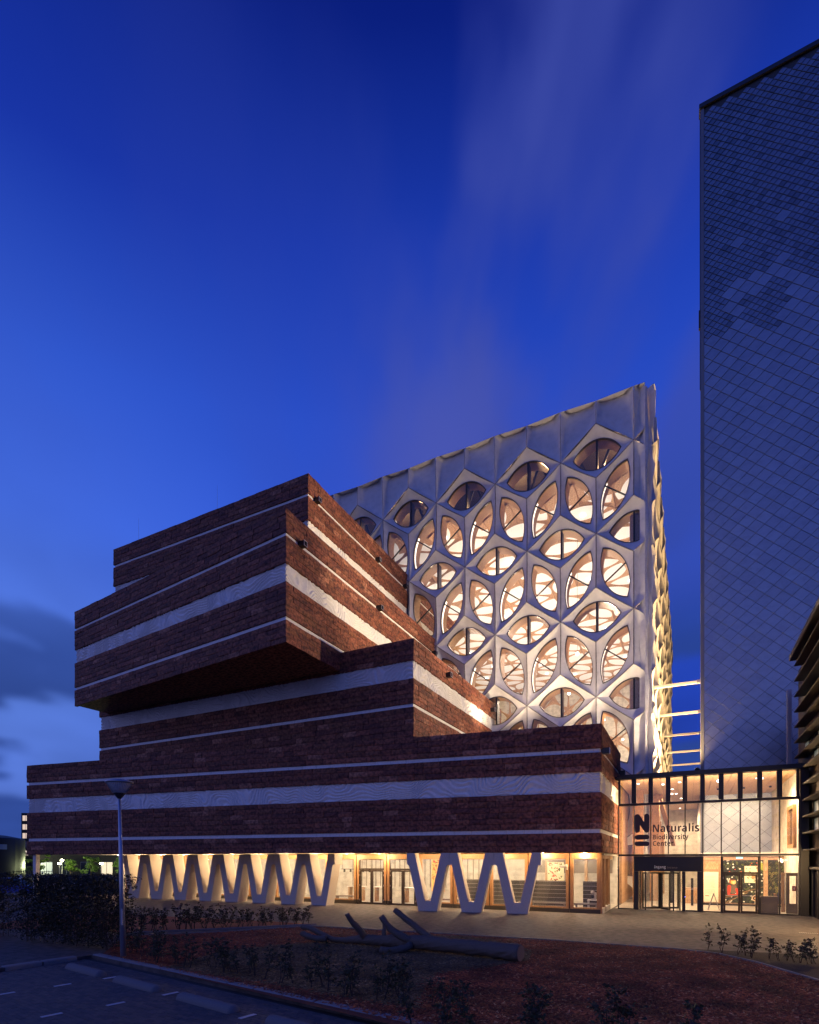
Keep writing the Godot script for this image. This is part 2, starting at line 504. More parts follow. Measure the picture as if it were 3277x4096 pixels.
	for k in cells.size():
		var p = cells[k][0]
		var tilt = Basis(Vector3.UP, -yaw + rng.randf_range(-0.02, 0.02)) * Basis(Vector3(1, 0, 0), rng.randf_range(-0.012, 0.012))
		var xf = Transform3D(tilt, Vector3(p.x, -0.1 + rng.randf_range(-0.004, 0.003), -p.y))
		var tn = rng.randi() % 4
		if k < 300:
			mi("paver", bricks[tn], M.lot, lot, xf)
		else:
			rest.set_color(Color(tones[tn].x, tones[tn].y, tones[tn].z))
			box(rest, Vector3(-0.104, -0.06, -0.05), Vector3(0.104, 0.0, 0.05), xf)
	stuff(mi("pavers", done(rest), M.lot, lot))
	# painted dashes between the bays
	var dash = box_mesh(Vector3(-0.19, -0.004, -0.05), Vector3(0.19, 0.004, 0.05))
	for p in [[-7.9, 14.55], [-5.56, 12.80], [-8.63, 13.68], [-6.35, 11.89], [-7.17, 11.02], [-9.4, 12.79], [-3.22, 10.93], [-3.95, 10.05], [-8.0, 10.1], [-10.2, 11.9]]:
		mi("painted_dash", dash, M.paint, lot, Transform3D(Basis(Vector3.UP, 0.94), Vector3(p[0], -0.09, -p[1])))
	# kerb of bevelled concrete stones, round the corner of the lot
	var kerb = Node3D.new(); kerb.name = "kerb"; add_child(kerb); kerb.set_meta("kind", "structure")
	var stone = box_mesh(Vector3(0.004, -0.16, -0.26), Vector3(0.996, 0.03, 0.0), 0.035)
	for run in [[Vector2(-10.13, 17.5), Vector2(0.807, -0.59), 16], [Vector2(-13.9, 13.62), Vector2(0.856, 0.517), 3], [Vector2(-11.35, 15.42), Vector2(0.52, 0.855), 2]]:
		for k in run[2]:
			var p = run[0] + run[1] * k
			var fr = frame_at(Vector3(p.x, 0, -p.y), Vector3(run[1].x, 0, -run[1].y))
			fr.origin -= fr.basis.z * 0.02
			mi("kerb_stone", stone, M.kerb, kerb, fr)

# ---------------------------------------------------------------- stone building
const TONES := [Vector3(0.235, 0.082, 0.050), Vector3(0.200, 0.070, 0.044), Vector3(0.26, 0.096, 0.058), Vector3(0.155, 0.053, 0.038), Vector3(0.225, 0.088, 0.052), Vector3(0.36, 0.165, 0.105), Vector3(0.205, 0.080, 0.044)]

func stone_shape(st, x0, y0, x1, y1, d, tone, xf, r):   # one rough-faced block, chamfered in front
	st.set_color(Color(tone.x, tone.y, tone.z))
	var c = 0.014
	var f = []; var e = []; var b = []
	var xs = [x0, x1, x1, x0]; var ys = [y0, y0, y1, y1]
	for k in 4:
		var sx = 1.0 if k == 0 or k == 3 else -1.0
		var sy = 1.0 if k < 2 else -1.0
		f.append(xf * Vector3(xs[k] + sx * c, ys[k] + sy * c, d + r.randf_range(-0.012, 0.012)))
		e.append(xf * Vector3(xs[k], ys[k], d - 0.018))
		b.append(xf * Vector3(xs[k], ys[k], -0.20))
	var z = xf.basis.z
	var m = xf * Vector3((x0 + x1) / 2 + r.randf_range(-0.2, 0.2) * (x1 - x0), (y0 + y1) / 2 + r.randf_range(-0.2, 0.2) * (y1 - y0), d + r.randf_range(-0.004, 0.03))
	for k in 4: tri(st, f[k], f[(k + 1) % 4], m, z)
	var out = [-xf.basis.y, xf.basis.x, xf.basis.y, -xf.basis.x]
	for k in 4:
		var k2 = (k + 1) % 4
		quad(st, e[k], e[k2], f[k2], f[k], z + out[k])
		quad(st, b[k], b[k2], e[k2], e[k], out[k])

var blocks = []   # [frame, x0, y0, x1, y1, size in view]

func stone_rows(fr, x0, x1, top, bot, rows):
	var h = (top - bot) / rows
	for r in rows:
		var y0 = bot + r * h
		var x = x0
		var first = true
		while x < x1 - 0.02:
			var w = [1.0, 1.0, 1.0, 0.72, 1.25, 0.55][rng.randi() % 6]
			if first and r % 2 == 1: w = 0.5
			first = false
			var e = x + w
			if e > x1 - 0.3: e = x1
			var mid = fr * Vector3((x + e) / 2, y0 + h / 2, 0)
			var dist = mid - Vector3(0, 3, 0)
			var facing = abs(fr.basis.z.dot(dist.normalized()))
			blocks.append([fr, x, y0, e, y0 + h, (e - x) * h * facing / (mid.z * mid.z)])
			x = e

func relief(fr, x0, x1, y0, y1, sd):   # white stone carved in flowing ripples
	var st = st_new(true)
	var n = FastNoiseLite.new(); n.seed = sd; n.frequency = 0.30; n.fractal_octaves = 2
	var n2 = FastNoiseLite.new(); n2.seed = sd + 40; n2.frequency = 0.9; n2.fractal_octaves = 1
	var nx = int((x1 - x0) / 0.042)
	var ny = int((y1 - y0) / 0.036)
	var g = []
	for j in ny + 1:
		var row = []
		for i in nx + 1:
			var x = lerp(x0, x1, float(i) / nx)
			var y = lerp(y0, y1, float(j) / ny)
			var v = n.get_noise_2d(x, y * 0.8) * 5.0 + n2.get_noise_2d(x, y * 0.6) * 0.55 + y * 4.2
			var w = v - floor(v)
			w = smoothstep(0.0, 0.78, w) * smoothstep(1.0, 0.80, w)
			row.append(fr * Vector3(x, y, -0.14 + 0.085 * w))
		g.append(row)
	for j in ny:
		for i in nx:
			st.add_vertex(g[j][i]); st.add_vertex(g[j + 1][i]); st.add_vertex(g[j + 1][i + 1])
			st.add_vertex(g[j][i]); st.add_vertex(g[j + 1][i + 1]); st.add_vertex(g[j][i + 1])
	return done(st)

func stone_tier(b, fr, front, side, brown, trims, bands, top, bot, sd):
	var sf = frame_at(fr.origin, BX)
	for z in brown:
		stone_rows(fr, -front, 0.0, z[0], z[1], z[2])
		stone_rows(sf, 0.15, side, z[0], z[1], z[2])
	for t in trims:
		var h = t[0] - t[1]
		var mesh = box_mesh(Vector3(0.006, 0, -0.22), Vector3(0.994, h, -0.07), 0.008)
		var k = 0
		while -0.1 - (k + 1) * 1.0 > -front + 0.1:
			mi("trim_panel", mesh, M.white_stone, b, fr.translated_local(Vector3(-0.08 - (k + 1) * 1.0, t[1], 0)))
			k += 1
		var left = (front - 0.14) - (0.08 + k)
		if left > 0.05: mi("trim_panel", box_mesh(Vector3(0, 0, -0.22), Vector3(left, h, -0.07), 0.008), M.white_stone, b, fr.translated_local(Vector3(-front + 0.14, t[1], 0)))
		k = 0
		while k + 1 < side - 0.1:
			mi("trim_panel", mesh, M.white_stone, b, sf.translated_local(Vector3(0.14 + k, t[1], 0)))
			k += 1
	for z in bands:
		mi("relief_band", relief(fr, -front + 0.15, -0.07, z[1], z[0], sd), M.white_stone, b)
		mi("relief_band", relief(sf, 0.07, side, z[1], z[0], sd + 1), M.white_stone, b)
	# the wall behind the stones
	var fl = fr * Vector3(-front + 0.22, 0, -0.21)
	var fc = fr * Vector3(0, 0, -0.21) - RX * 0.21
	var back = fr.origin.dot(BX) + side
	var br = fc + BX * (back - fc.dot(BX))
	var bl = fl + BX * (back - fl.dot(BX))
	var plan = [Vector2(fl.x, -fl.z), Vector2(fc.x, -fc.z), Vector2(br.x, -br.z), Vector2(bl.x, -bl.z)]
	mi("wall_core", sheet(plan, top - 0.1, top - 0.1 - bot), M.stone_core, b)
	return plan

func zig_unit(p, h):   # one V of the zigzag colonnade
	return PackedVector2Array([Vector2(-p / 2 + 0.006, h), Vector2(-p / 2 + 0.5, h), Vector2(-0.17, 0.63), Vector2(0.17, 0.63), Vector2(p / 2 - 0.5, h), Vector2(p / 2 - 0.006, h), Vector2(p / 2 - 0.006, 2.75), Vector2(p / 2 - 0.15, 2.75), Vector2(0.56, 0.0), Vector2(-0.56, 0.0), Vector2(-p / 2 + 0.15, 2.75), Vector2(-p / 2 + 0.006, 2.75)])

func build_stone_building():
	var b = thing("stone_museum_building", "stacked dark red stone museum block with white carved bands, upper tier jutting out", "building")
	var ol = Vector3(10.30, 0, -29.51)
	var fl = frame_at(ol, Vector3(0.950, 0, 0.3122))
	var fm = frame_at(Vector3(0.257, 0, -33.2), RX)
	var fu = frame_at(Vector3(-6.93, 0, -30.86), Vector3(0.8364, 0, 0.548))
	var ft = frame_at(Vector3(-6.84, 0, -37.19), RX)
	var pl = stone_tier(b, fl, 42.1, 9.4, [[10.38, 9.06, 4], [8.84, 7.79, 3], [6.70, 4.73, 6], [4.50, 3.46, 3]], [[9.06, 8.84], [4.73, 4.50]], [[7.79, 6.70]], 10.38, 3.5, 3)
	stone_tier(b, fm, 29.75, 17.5, [[16.46, 15.14, 4], [14.04, 12.53, 5], [12.32, 10.2, 6]], [[12.53, 12.32]], [[15.14, 14.04]], 16.46, 10.2, 5)
	var pu = stone_tier(b, fu, 23.6, 31.0, [[22.81, 21.48, 4], [21.27, 19.76, 5], [18.71, 16.77, 6], [16.55, 15.29, 4]], [[21.48, 21.27], [16.77, 16.55]], [[19.76, 18.71]], 22.81, 15.4, 8)
	stone_tier(b, ft, 20.3, 26.0, [[29.23, 27.9, 4], [27.69, 26.1, 5], [25.0, 23.3, 5]], [[27.9, 27.69]], [[26.1, 25.0]], 29.23, 22.6, 13)
	# undersides
	var su = st_new()
	for q in [pu]:
		var p = []
		for v in q: p.append(Vector3(v.x, 15.33, -v.y))
		quad(su, p[0], p[1], p[2], p[3], Vector3.DOWN)
	mi("stone_soffit", done(su), M.soffit_stone, b)
	var so = st_new()
	var p0 = []
	for v in pl: p0.append(Vector3(v.x, 3.5, -v.y))
	quad(so, p0[0], p0[1], p0[2], p0[3], Vector3.DOWN)
	mi("soffit", done(so), M.plaster, b)
	# every stone: the ones that show largest apart, the rest joined
	blocks.sort_custom(func(x, y): return x[5] > y[5])
	var shapes = []
	var r2 = RandomNumberGenerator.new(); r2.seed = 4
	for t in TONES.size():
		for v in 3:
			var st = st_new()
			stone_shape(st, 0.0, 0.0, 1.0, 0.33, r2.randf_range(-0.012, 0.022), TONES[t] * r2.randf_range(1.1, 1.45), Transform3D.IDENTITY, r2)
			shapes.append(done(st))
	var rest = st_new()
	for k in blocks.size():
		var s = blocks[k]
		var t = rng.randi() % TONES.size()
		if t == 5 and rng.randf() < 0.6: t = 1
		if k < 300:
			var sc = Vector3((s[3] - s[1] - 0.006), (s[4] - s[2] - 0.005) / 0.33, 1)
			mi("stone", shapes[t * 3 + rng.randi() % 3], M.stone, b, s[0] * Transform3D(Basis.from_scale(sc), Vector3(s[1] + 0.004, s[2] + 0.003, 0)))
		else:
			stone_shape(rest, s[1] + 0.003, s[2] + 0.0025, s[3] - 0.003, s[4] - 0.0025, rng.randf_range(-0.012, 0.022), TONES[t] * rng.randf_range(1.1, 1.45), s[0], rng)
	stuff(mi("stone_courses", done(rest), M.stone, b))
	# dark fittings on the side faces
	var body = box_mesh(Vector3(-0.16, -0.16, -0.1), Vector3(0.16, 0.16, 0.36), 0.015)
	var eye = box_mesh(Vector3(-0.12, -0.12, 0.36), Vector3(0.12, 0.12, 0.364))
	var rim = st_new()
	for s in [[-0.16, -0.16, 0.16, -0.13], [-0.16, 0.13, 0.16, 0.16], [-0.16, -0.13, -0.13, 0.13], [0.13, -0.13, 0.16, 0.13]]: box(rim, Vector3(s[0], s[1], 0.36), Vector3(s[2], s[3], 0.385))
	var rimm = done(rim)
	for q in [[ft, 0.85, 27.8], [ft, 9.2, 27.8], [ft, 14.1, 27.8], [fu, 1.3, 21.37], [fu, 10.3, 21.37], [fu, 20.0, 21.37], [fm, 5.1, 15.72], [fm, 14.65, 15.68], [fl, 0.45, 8.95], [fl, 8.9, 8.95]]:
		var sf = frame_at(q[0].origin, BX)
		var l = mi("floodlight_housing", body, M.black, b, sf.translated_local(Vector3(q[1], q[2], 0)))
		mi("lens", eye, M.glass_dark, l)
		mi("rim", rimm, M.lamp_metal, l)
	# lightning rods and zigzag columns
	var rod = st_new()
	tube(rod, [Vector3.ZERO, Vector3(0, 2.3, 0)], [0.012, 0.006], 5)
	var rodm = done(rod)
	mi("lightning_rod", rodm, M.steel, b, Transform3D(Basis.IDENTITY, ft * Vector3(-17.9, 29.2, -0.6)))
	mi("lightning_rod", rodm, M.steel, b, Transform3D(Basis.IDENTITY, ft * Vector3(-9.0, 29.2, -0.6)))
	var lw = frame_at(Vector3(-6.07, 0, -36.77), Vector3(15.93, 0, 7.08).normalized())
	var un = st_new(); prism(un, zig_unit(2.49, 3.47), -1.0, 0.0); var unm = done(un)
	for k in 8: mi("zigzag_column", unm, M.col, b, lw.translated_local(Vector3(-2.49 * k, 0, 0)))
	var rw = fl.translated_local(Vector3(0, 0, -0.03))
	var ur = st_new(); prism(ur, zig_unit(2.62, 3.47), -0.75, 0.0); var urm = done(ur)
	for k in 3: mi("zigzag_column", urm, M.col, b, rw.translated_local(Vector3(-9.72 + 2.62 * k, 0, 0)))
	var foot = box_mesh(Vector3(-0.6, -0.01, -1.02), Vector3(0.6, 0.03, 0.03), 0.008)
	for k in 8: mi("column_foot", foot, M.kerb, b, lw.translated_local(Vector3(-2.49 * k, 0, 0)))
	for k in 3: mi("column_foot", foot, M.kerb, b, rw.translated_local(Vector3(-9.72 + 2.62 * k, 0, 0)))
	mi("corner_post", box_mesh(Vector3(-0.16, 0, -0.16), Vector3(0.16, 3.5, 0.16), 0.01), M.plaster, b, fl.translated_local(Vector3(-41.6, 0, -0.4)))
	build_cafe(b)
	settle(b, ol)

func build_cafe(b):
	var fr = frame_at(G(-4.33, 0, 32.6), RX)
	var post = box_mesh(Vector3(-0.085, 0.0, -0.2), Vector3(0.085, 3.44, 0.03), 0.008)
	var gap = box_mesh(Vector3(-0.035, 0.0, -0.15), Vector3(0.035, 3.44, -0.04))
	var shoe = box_mesh(Vector3(-0.09, 0.0, -0.21), Vector3(0.09, 0.3, 0.045), 0.01)
	var xs = []
	for k in 17: xs.append(-1.75 - 2.42 * k)
	xs.push_front(-0.03)
	for k in xs.size():
		for s in [-1, 1]:
			if k == 0 and s == 1: continue
			mi("timber_post", post, M.wood, b, fr.translated_local(Vector3(xs[k] + 0.12 * s, 0, 0)))
		if k > 0: mi("post_joint", gap, M.bronze, b, fr.translated_local(Vector3(xs[k], 0, 0)))
	for k in xs.size() - 1:
		var r = xs[k] - 0.205; var l = xs[k + 1] + 0.205
		var door = k == 5 + 0 or k == 6
		mi("head_beam", box_mesh(Vector3(l, 3.12, -0.2), Vector3(r, 3.44, 0.02), 0.006), M.wood, b, fr)
		if door:
			double_door(b, fr, l, r, 3.12, 2.42)
			for s in [xs[k] - 0.12, xs[k] + 0.12, xs[k + 1] - 0.12, xs[k + 1] + 0.12]: mi("post_shoe", shoe, M.brown_dark, b, fr.translated_local(Vector3(s, 0, 0)))
		else:
			mi("window_pane", box_mesh(Vector3(l, 0.3, -0.09), Vector3(r, 3.12, -0.085)), M.glass, b, fr)
			mi("sill_rail", box_mesh(Vector3(l, 0.24, -0.16), Vector3(r, 0.32, 0.02), 0.006), M.wood, b, fr)
			mi("plinth", box_mesh(Vector3(l - 0.2, 0.0, -0.2), Vector3(r + 0.2, 0.24, 0.07), 0.01), M.brown_dark, b, fr)
	# the return towards the entrance
	var fs = frame_at(G(-4.33, 0, 32.6), BX)
	for x in [0.06, 1.25, 1.5, 2.9, 3.6]: mi("timber_post", post, M.wood, b, fs.translated_local(Vector3(x, 0, 0)))
	for q in [[0.15, 1.16], [1.59, 2.81], [2.99, 3.51]]:
		mi("window_pane", box_mesh(Vector3(q[0], 0.3, -0.09), Vector3(q[1], 3.12, -0.085)), M.glass, b, fs)
		mi("head_beam", box_mesh(Vector3(q[0], 3.12, -0.2), Vector3(q[1], 3.44, 0.02), 0.006), M.wood, b, fs)
		mi("plinth", box_mesh(Vector3(q[0], 0.0, -0.2), Vector3(q[1], 0.3, 0.07), 0.01), M.plaster, b, fs)
	# room behind the glass
	mi("interior_floor", box_mesh(Vector3(-41.2, -0.1, -6.9), Vector3(0.1, 0.02, -0.2)), M.floor, b, fr)
	mi("interior_wall", box_mesh(Vector3(-41.2, 0.0, -7.1), Vector3(0.1, 3.44, -6.9)), M.plaster, b, fr)
	mi("interior_wall", box_mesh(Vector3(-41.4, 0.0, -7.1), Vector3(-41.2, 3.44, 0.0)), M.plaster, b, fr)
	mi("interior_ceiling", box_mesh(Vector3(-41.2, 3.32, -6.9), Vector3(0.1, 3.42, -0.22)), M.plaster, b, fr)
	# wall linings: grey upper frieze, ribbed panels, timber frames and printed panels
	mi("frieze", box_mesh(Vector3(-6.0, 2.15, -6.9), Vector3(-0.2, 3.05, -6.84)), M.grey_plaster, b, fr)
	for k in 26: mi("wall_batten", box_mesh(Vector3(-21.0 + 0.45 * k, 0.9, -6.9), Vector3(-20.95 + 0.45 * k, 3.1, -6.86)), M.grey_plaster, b, fr)
	for x in [-20.5, -17.6, -14.6, -11.3, -8.0, -4.6, -3.2, -1.9]: mi("timber_post", box_mesh(Vector3(x - 0.09, 0.02, -6.88), Vector3(x + 0.09, 3.3, -6.7), 0.01), M.wood_pale, b, fr)
	mi("timber_rail", box_mesh(Vector3(-22, 3.1, -6.88), Vector3(-0.2, 3.3, -6.72), 0.01), M.wood_pale, b, fr)
	mi("printed_panel", poster_quad(1.15, 2.3), poster_mat(leaf_print(7, Color(0.92, 0.86, 0.7), [Color(0.25, 0.35, 0.12), Color(0.75, 0.16, 0.10), Color(0.98, 0.95, 0.85)])), b, fr.translated_local(Vector3(-3.95, 1.75, -6.65)))
	mi("printed_panel", poster_quad(1.1, 2.5), poster_mat(leaf_print(8, Color(0.98, 0.72, 0.40), [Color(0.55, 0.10, 0.06), Color(0.80, 0.22, 0.06), Color(0.35, 0.08, 0.05)])), b, fr.translated_local(Vector3(-13.0, 1.85, -6.65)))

func double_door(b, fr, l, r, top, tr):   # dark framed pair of glazed leaves with a light over them
	var m = (l + r) / 2
	var st = st_new()
	box(st, Vector3(l, 0, -0.12), Vector3(l + 0.06, top, 0.0)); box(st, Vector3(r - 0.06, 0, -0.12), Vector3(r, top, 0.0))
	box(st, Vector3(l + 0.06, top - 0.06, -0.12), Vector3(r - 0.06, top, 0.0)); box(st, Vector3(l + 0.06, tr - 0.05, -0.12), Vector3(r - 0.06, tr + 0.06, 0.002))
	mi("door_frame", done(st), M.bronze, b, fr)
	mi("fanlight_pane", box_mesh(Vector3(l + 0.06, tr + 0.06, -0.07), Vector3(r - 0.06, top - 0.06, -0.065)), M.glass, b, fr)
	for s in [[l + 0.07, m - 0.008], [m + 0.008, r - 0.07]]:
		var d = st_new()
		bbox(d, Vector3(s[0], 0.02, -0.1), Vector3(s[0] + 0.1, tr - 0.06, -0.02), 0.004); bbox(d, Vector3(s[1] - 0.1, 0.02, -0.1), Vector3(s[1], tr - 0.06, -0.02), 0.004)
		box(d, Vector3(s[0] + 0.1, 0.02, -0.1), Vector3(s[1] - 0.1, 0.14, -0.02)); box(d, Vector3(s[0] + 0.1, tr - 0.16, -0.1), Vector3(s[1] - 0.1, tr - 0.06, -0.02))
		var leaf = mi("door", done(d), M.bronze, b, fr)
		mi("pane", box_mesh(Vector3(s[0] + 0.1, 0.14, -0.065), Vector3(s[1] - 0.1, tr - 0.16, -0.06)), M.glass, leaf)
		var h = st_new()
		tube(h, [Vector3(s[0] + 0.06, 1.08, -0.14), Vector3(s[0] + 0.13, 1.0, -0.17), Vector3(s[1] - 0.1, 1.0, -0.17), Vector3(s[1] - 0.05, 1.1, -0.14)], [0.016, 0.016, 0.016, 0.016], 6)
		mi("push_bar", done(h), M.steel, leaf)
		for y in [0.25, 1.25, 1.95, 2.25]:
			if y < tr - 0.1: mi("hinge", box_mesh(Vector3(-0.012, y, -0.02), Vector3(0.012, y + 0.12, 0.01)), M.steel, leaf, Transform3D(Basis.IDENTITY, Vector3(s[0] - 0.01 if s[0] < m else s[1] + 0.01, 0, 0)))

func poster_quad(w, h):
	var st = SurfaceTool.new()
	st.begin(Mesh.PRIMITIVE_TRIANGLES)
	st.set_normal(Vector3(0, 0, 1))
	for q in [[0, 1], [1, 0], [1, 1], [0, 1], [0, 0], [1, 0]]:
		st.set_uv(Vector2(q[0], q[1]))
		st.add_vertex(Vector3((q[0] - 0.5) * w, (0.5 - q[1]) * h, 0))
	st.set_normal(Vector3(0, 0, -1))
	for q in [[0, 0], [1, 1], [1, 0], [0, 0], [0, 1], [1, 1]]:
		st.set_uv(Vector2(q[0], q[1]))
		st.add_vertex(Vector3((q[0] - 0.5) * w, (0.5 - q[1]) * h, -0.02))
	return st.commit()

func poster_mat(im):
	im.generate_mipmaps()
	var m = StandardMaterial3D.new()
	m.albedo_texture = ImageTexture.create_from_image(im)
	m.roughness = 0.7
	return m

func ell(im, cx, cy, rx, ry, a, c):   # a filled, turned ellipse of print
	var w = im.get_width(); var h = im.get_height()
	var r = max(rx, ry)
	var ca = cos(a); var sa = sin(a)
	for y in range(max(0, int(cy - r)), min(h, int(cy + r) + 1)):
		for x in range(max(0, int(cx - r)), min(w, int(cx + r) + 1)):
			var dx = x - cx; var dy = y - cy
			var u = (dx * ca + dy * sa) / rx; var v = (-dx * sa + dy * ca) / ry
			if u * u + v * v < 1.0: im.set_pixel(x, y, c)

func stroke(im, a, b, r0, r1, c):
	for k in 40:
		var t = k / 39.0
		var p = a.lerp(b, t)
		ell(im, p.x, p.y, lerp(r0, r1, t), lerp(r0, r1, t), 0, c)

func leaf_print(sd, ground, inks):
	var r = RandomNumberGenerator.new(); r.seed = sd
	var im = Image.create(128, 256, false, Image.FORMAT_RGB8)
	im.fill(ground)
	for k in 60:
		var y = pow(r.randf(), 1.6) * 190
		ell(im, r.randf_range(10, 118), y + 8, r.randf_range(5, 13), r.randf_range(2, 4.5), r.randf() * PI, inks[r.randi() % inks.size()])
	return im

func settle(root, at):   # put a thing's origin at its base
	for c in root.get_children(): c.position -= at
	root.position = at

# ---------------------------------------------------------------- honeycomb hall
const LENS_L := 0.335
const LENS_W := 0.165

func lens_pt(k, n, sc, up):   # unit lens along x, k of n from the left tip to the right tip
	var r = (LENS_L * LENS_L + LENS_W * LENS_W) / (2.0 * LENS_W)
	var half = asin(LENS_L / r)
	var t = lerp(-half, half, float(k) / n)
	return Vector2(r * sin(t), (r * cos(t) - (r - LENS_W)) * up) * sc

func rhomb_pt(k, n, up):
	var t = float(k) / n
	var c = Vector2(0, 0.2887 * up)
	if t < 0.5: return Vector2(-0.5, 0).lerp(c, t * 2.0)
	return c.lerp(Vector2(0.5, 0), t * 2.0 - 1.0)

class Cell:   # where a panel's unit coordinates end up
	var turn = 0.0
	var scale = Vector2.ONE
	var lo = Vector2(-1e6, -1e6)
	var hi = Vector2(1e6, 1e6)
	var lens_lo = Vector2(-1e6, -1e6)
	var lens_hi = Vector2(1e6, 1e6)
	var wide = 1.0
	func at(p):
		var q = p.rotated(turn) * scale
		return Vector2(clamp(q.x, lo.x, hi.x), clamp(q.y, lo.y, hi.y))
	func lens(p):
		var q = (p * wide).rotated(turn) * scale
		return Vector2(clamp(q.x, max(lo.x, lens_lo.x), min(hi.x, lens_hi.x)), clamp(q.y, max(lo.y, lens_lo.y), min(hi.y, lens_hi.y)))

const PN := 16
const RINGS := [0.0, 0.1, 0.26, 0.45, 0.64, 0.82, 1.0]

func panel_mesh(c, hole, rv = 0.34, rc = 0.48, dish = -0.04, sag = 0.55):
	var st = st_new(true)
	for up in [1.0, -1.0]:
		var grid = []
		for r in RINGS:
			var row = []
			for k in PN + 1:
				var a = c.lens(lens_pt(k, PN, 1.0, up))
				var o = c.at(rhomb_pt(k, PN, up) * 0.991)
				var t = 1.0 - abs(2.0 * k / PN - 1.0)
				var ridge = lerp(rv, rc, t) - sag * rv * sin(PI * t)
				var p = a.lerp(o, r)
				row.append(Vector3(p.x, p.y, ridge * pow(r, 1.25)))
			grid.append(row)
		if not hole:   # a blind panel: the lens is closed by a shallow dish
			var row = []
			for k in PN + 1:
				var a = c.lens(lens_pt(k, PN, 0.55, up))
				row.append(Vector3(a.x, a.y, dish))
			grid.push_front(row)
			var mid = []
			for k in PN + 1:
				var a = c.lens(Vector2(lens_pt(k, PN, 0.55, up).x, 0))
				mid.append(Vector3(a.x, a.y, dish * 1.2))
			grid.push_front(mid)
		for j in grid.size() - 1:
			for k in PN:
				quad(st, grid[j][k], grid[j][k + 1], grid[j + 1][k + 1], grid[j + 1][k], Vector3(0, 0, 1))
	return done(st)

func window_meshes(c):   # frame, pane, mullion, reveal of a lens window
	var ring = func(sc, z):
		var out = []
		for k in PN: out.append(c.lens(lens_pt(k, PN, sc, 1.0)))
		for k in PN: out.append(c.lens(lens_pt(PN - k, PN, sc, -1.0)))
		return out.map(func(q): return Vector3(q.x, q.y, z))
	var n = PN * 2
	var o = ring.call(1.0, 0.03); var i = ring.call(0.955, 0.03); var ib = ring.call(0.955, -0.14); var ob = ring.call(1.0, -0.02)
	var fr = st_new()
	for k in n:
		var k2 = (k + 1) % n
		quad(fr, o[k], o[k2], i[k2], i[k], Vector3(0, 0, 1))
		quad(fr, i[k], i[k2], ib[k2], ib[k], Vector3(-i[k].x, -i[k].y, 0))
		quad(fr, o[k], o[k2], ob[k2], ob[k], Vector3(o[k].x, o[k].y, 0))
	var pn = st_new()
	var p = ring.call(0.957, -0.09)
	var c0 = Vector3.ZERO
	for q in p: c0 += q / n
	for k in n: tri(pn, c0, p[k], p[(k + 1) % n], Vector3(0, 0, 1))
	var rv = st_new(true)
	var a = ring.call(0.955, -0.14); var b = ring.call(0.93, -1.15)
	for k in n:
		var k2 = (k + 1) % n
		quad(rv, a[k], a[k2], b[k2], b[k], Vector3(-a[k].x, -a[k].y, 0.01))
	var mu = st_new()
	if c.turn == 0.0:
		var h = LENS_W * c.scale.y * 0.95
		box(mu, Vector3(-0.07, -h, -0.16), Vector3(0.07, h, -0.02))
		box(mu, Vector3(-0.05, -h, -0.75), Vector3(0.05, h, -0.16))
	else:
		var e0 = c.lens(Vector2(0, LENS_W)); var e1 = c.lens(Vector2(0, -LENS_W))
		var d = Vector3(e1.x - e0.x, e1.y - e0.y, 0)
		box(mu, Vector3(0, -0.04, -0.14), Vector3(d.length(), 0.04, -0.03), Transform3D(Basis(d.normalized(), Vector3(0, 0, 1).cross(d.normalized()), Vector3(0, 0, 1)), Vector3(e0.x, e0.y, 0)))
	var led = st_new()
	var from = 0 if c.turn >= 0.0 else 99
	var arc = 1.0 if c.turn > 0.0 else -1.0
	for k in range(from, 9 if c.turn > 0.0 else 6):
		var q0 = c.lens(lens_pt(k, PN, 0.953, arc)); var q1 = c.lens(lens_pt(k + 1, PN, 0.953, arc))
		quad(led, Vector3(q0.x, q0.y, -0.16), Vector3(q1.x, q1.y, -0.16), Vector3(q1.x, q1.y, -0.42), Vector3(q0.x, q0.y, -0.42), Vector3(-q0.x, -q0.y, 0))
	return [done(fr), done(pn), done(mu), done(rv), done(led) if from == 0 else null]

func add_window(b, w, xf):
	var f = mi("window", w[0], M.trim, b, xf)
	mi("pane", w[1], M.glass_hall, f)
	mi("mullion", w[2], M.black, f)
	mi("reveal", w[3], M.wood_pale, f)
	if w[4]: mi("light_strip", w[4], M.light_strip, f, Transform3D(Basis.from_scale(Vector3(0.995, 0.995, 1)), Vector3.ZERO))

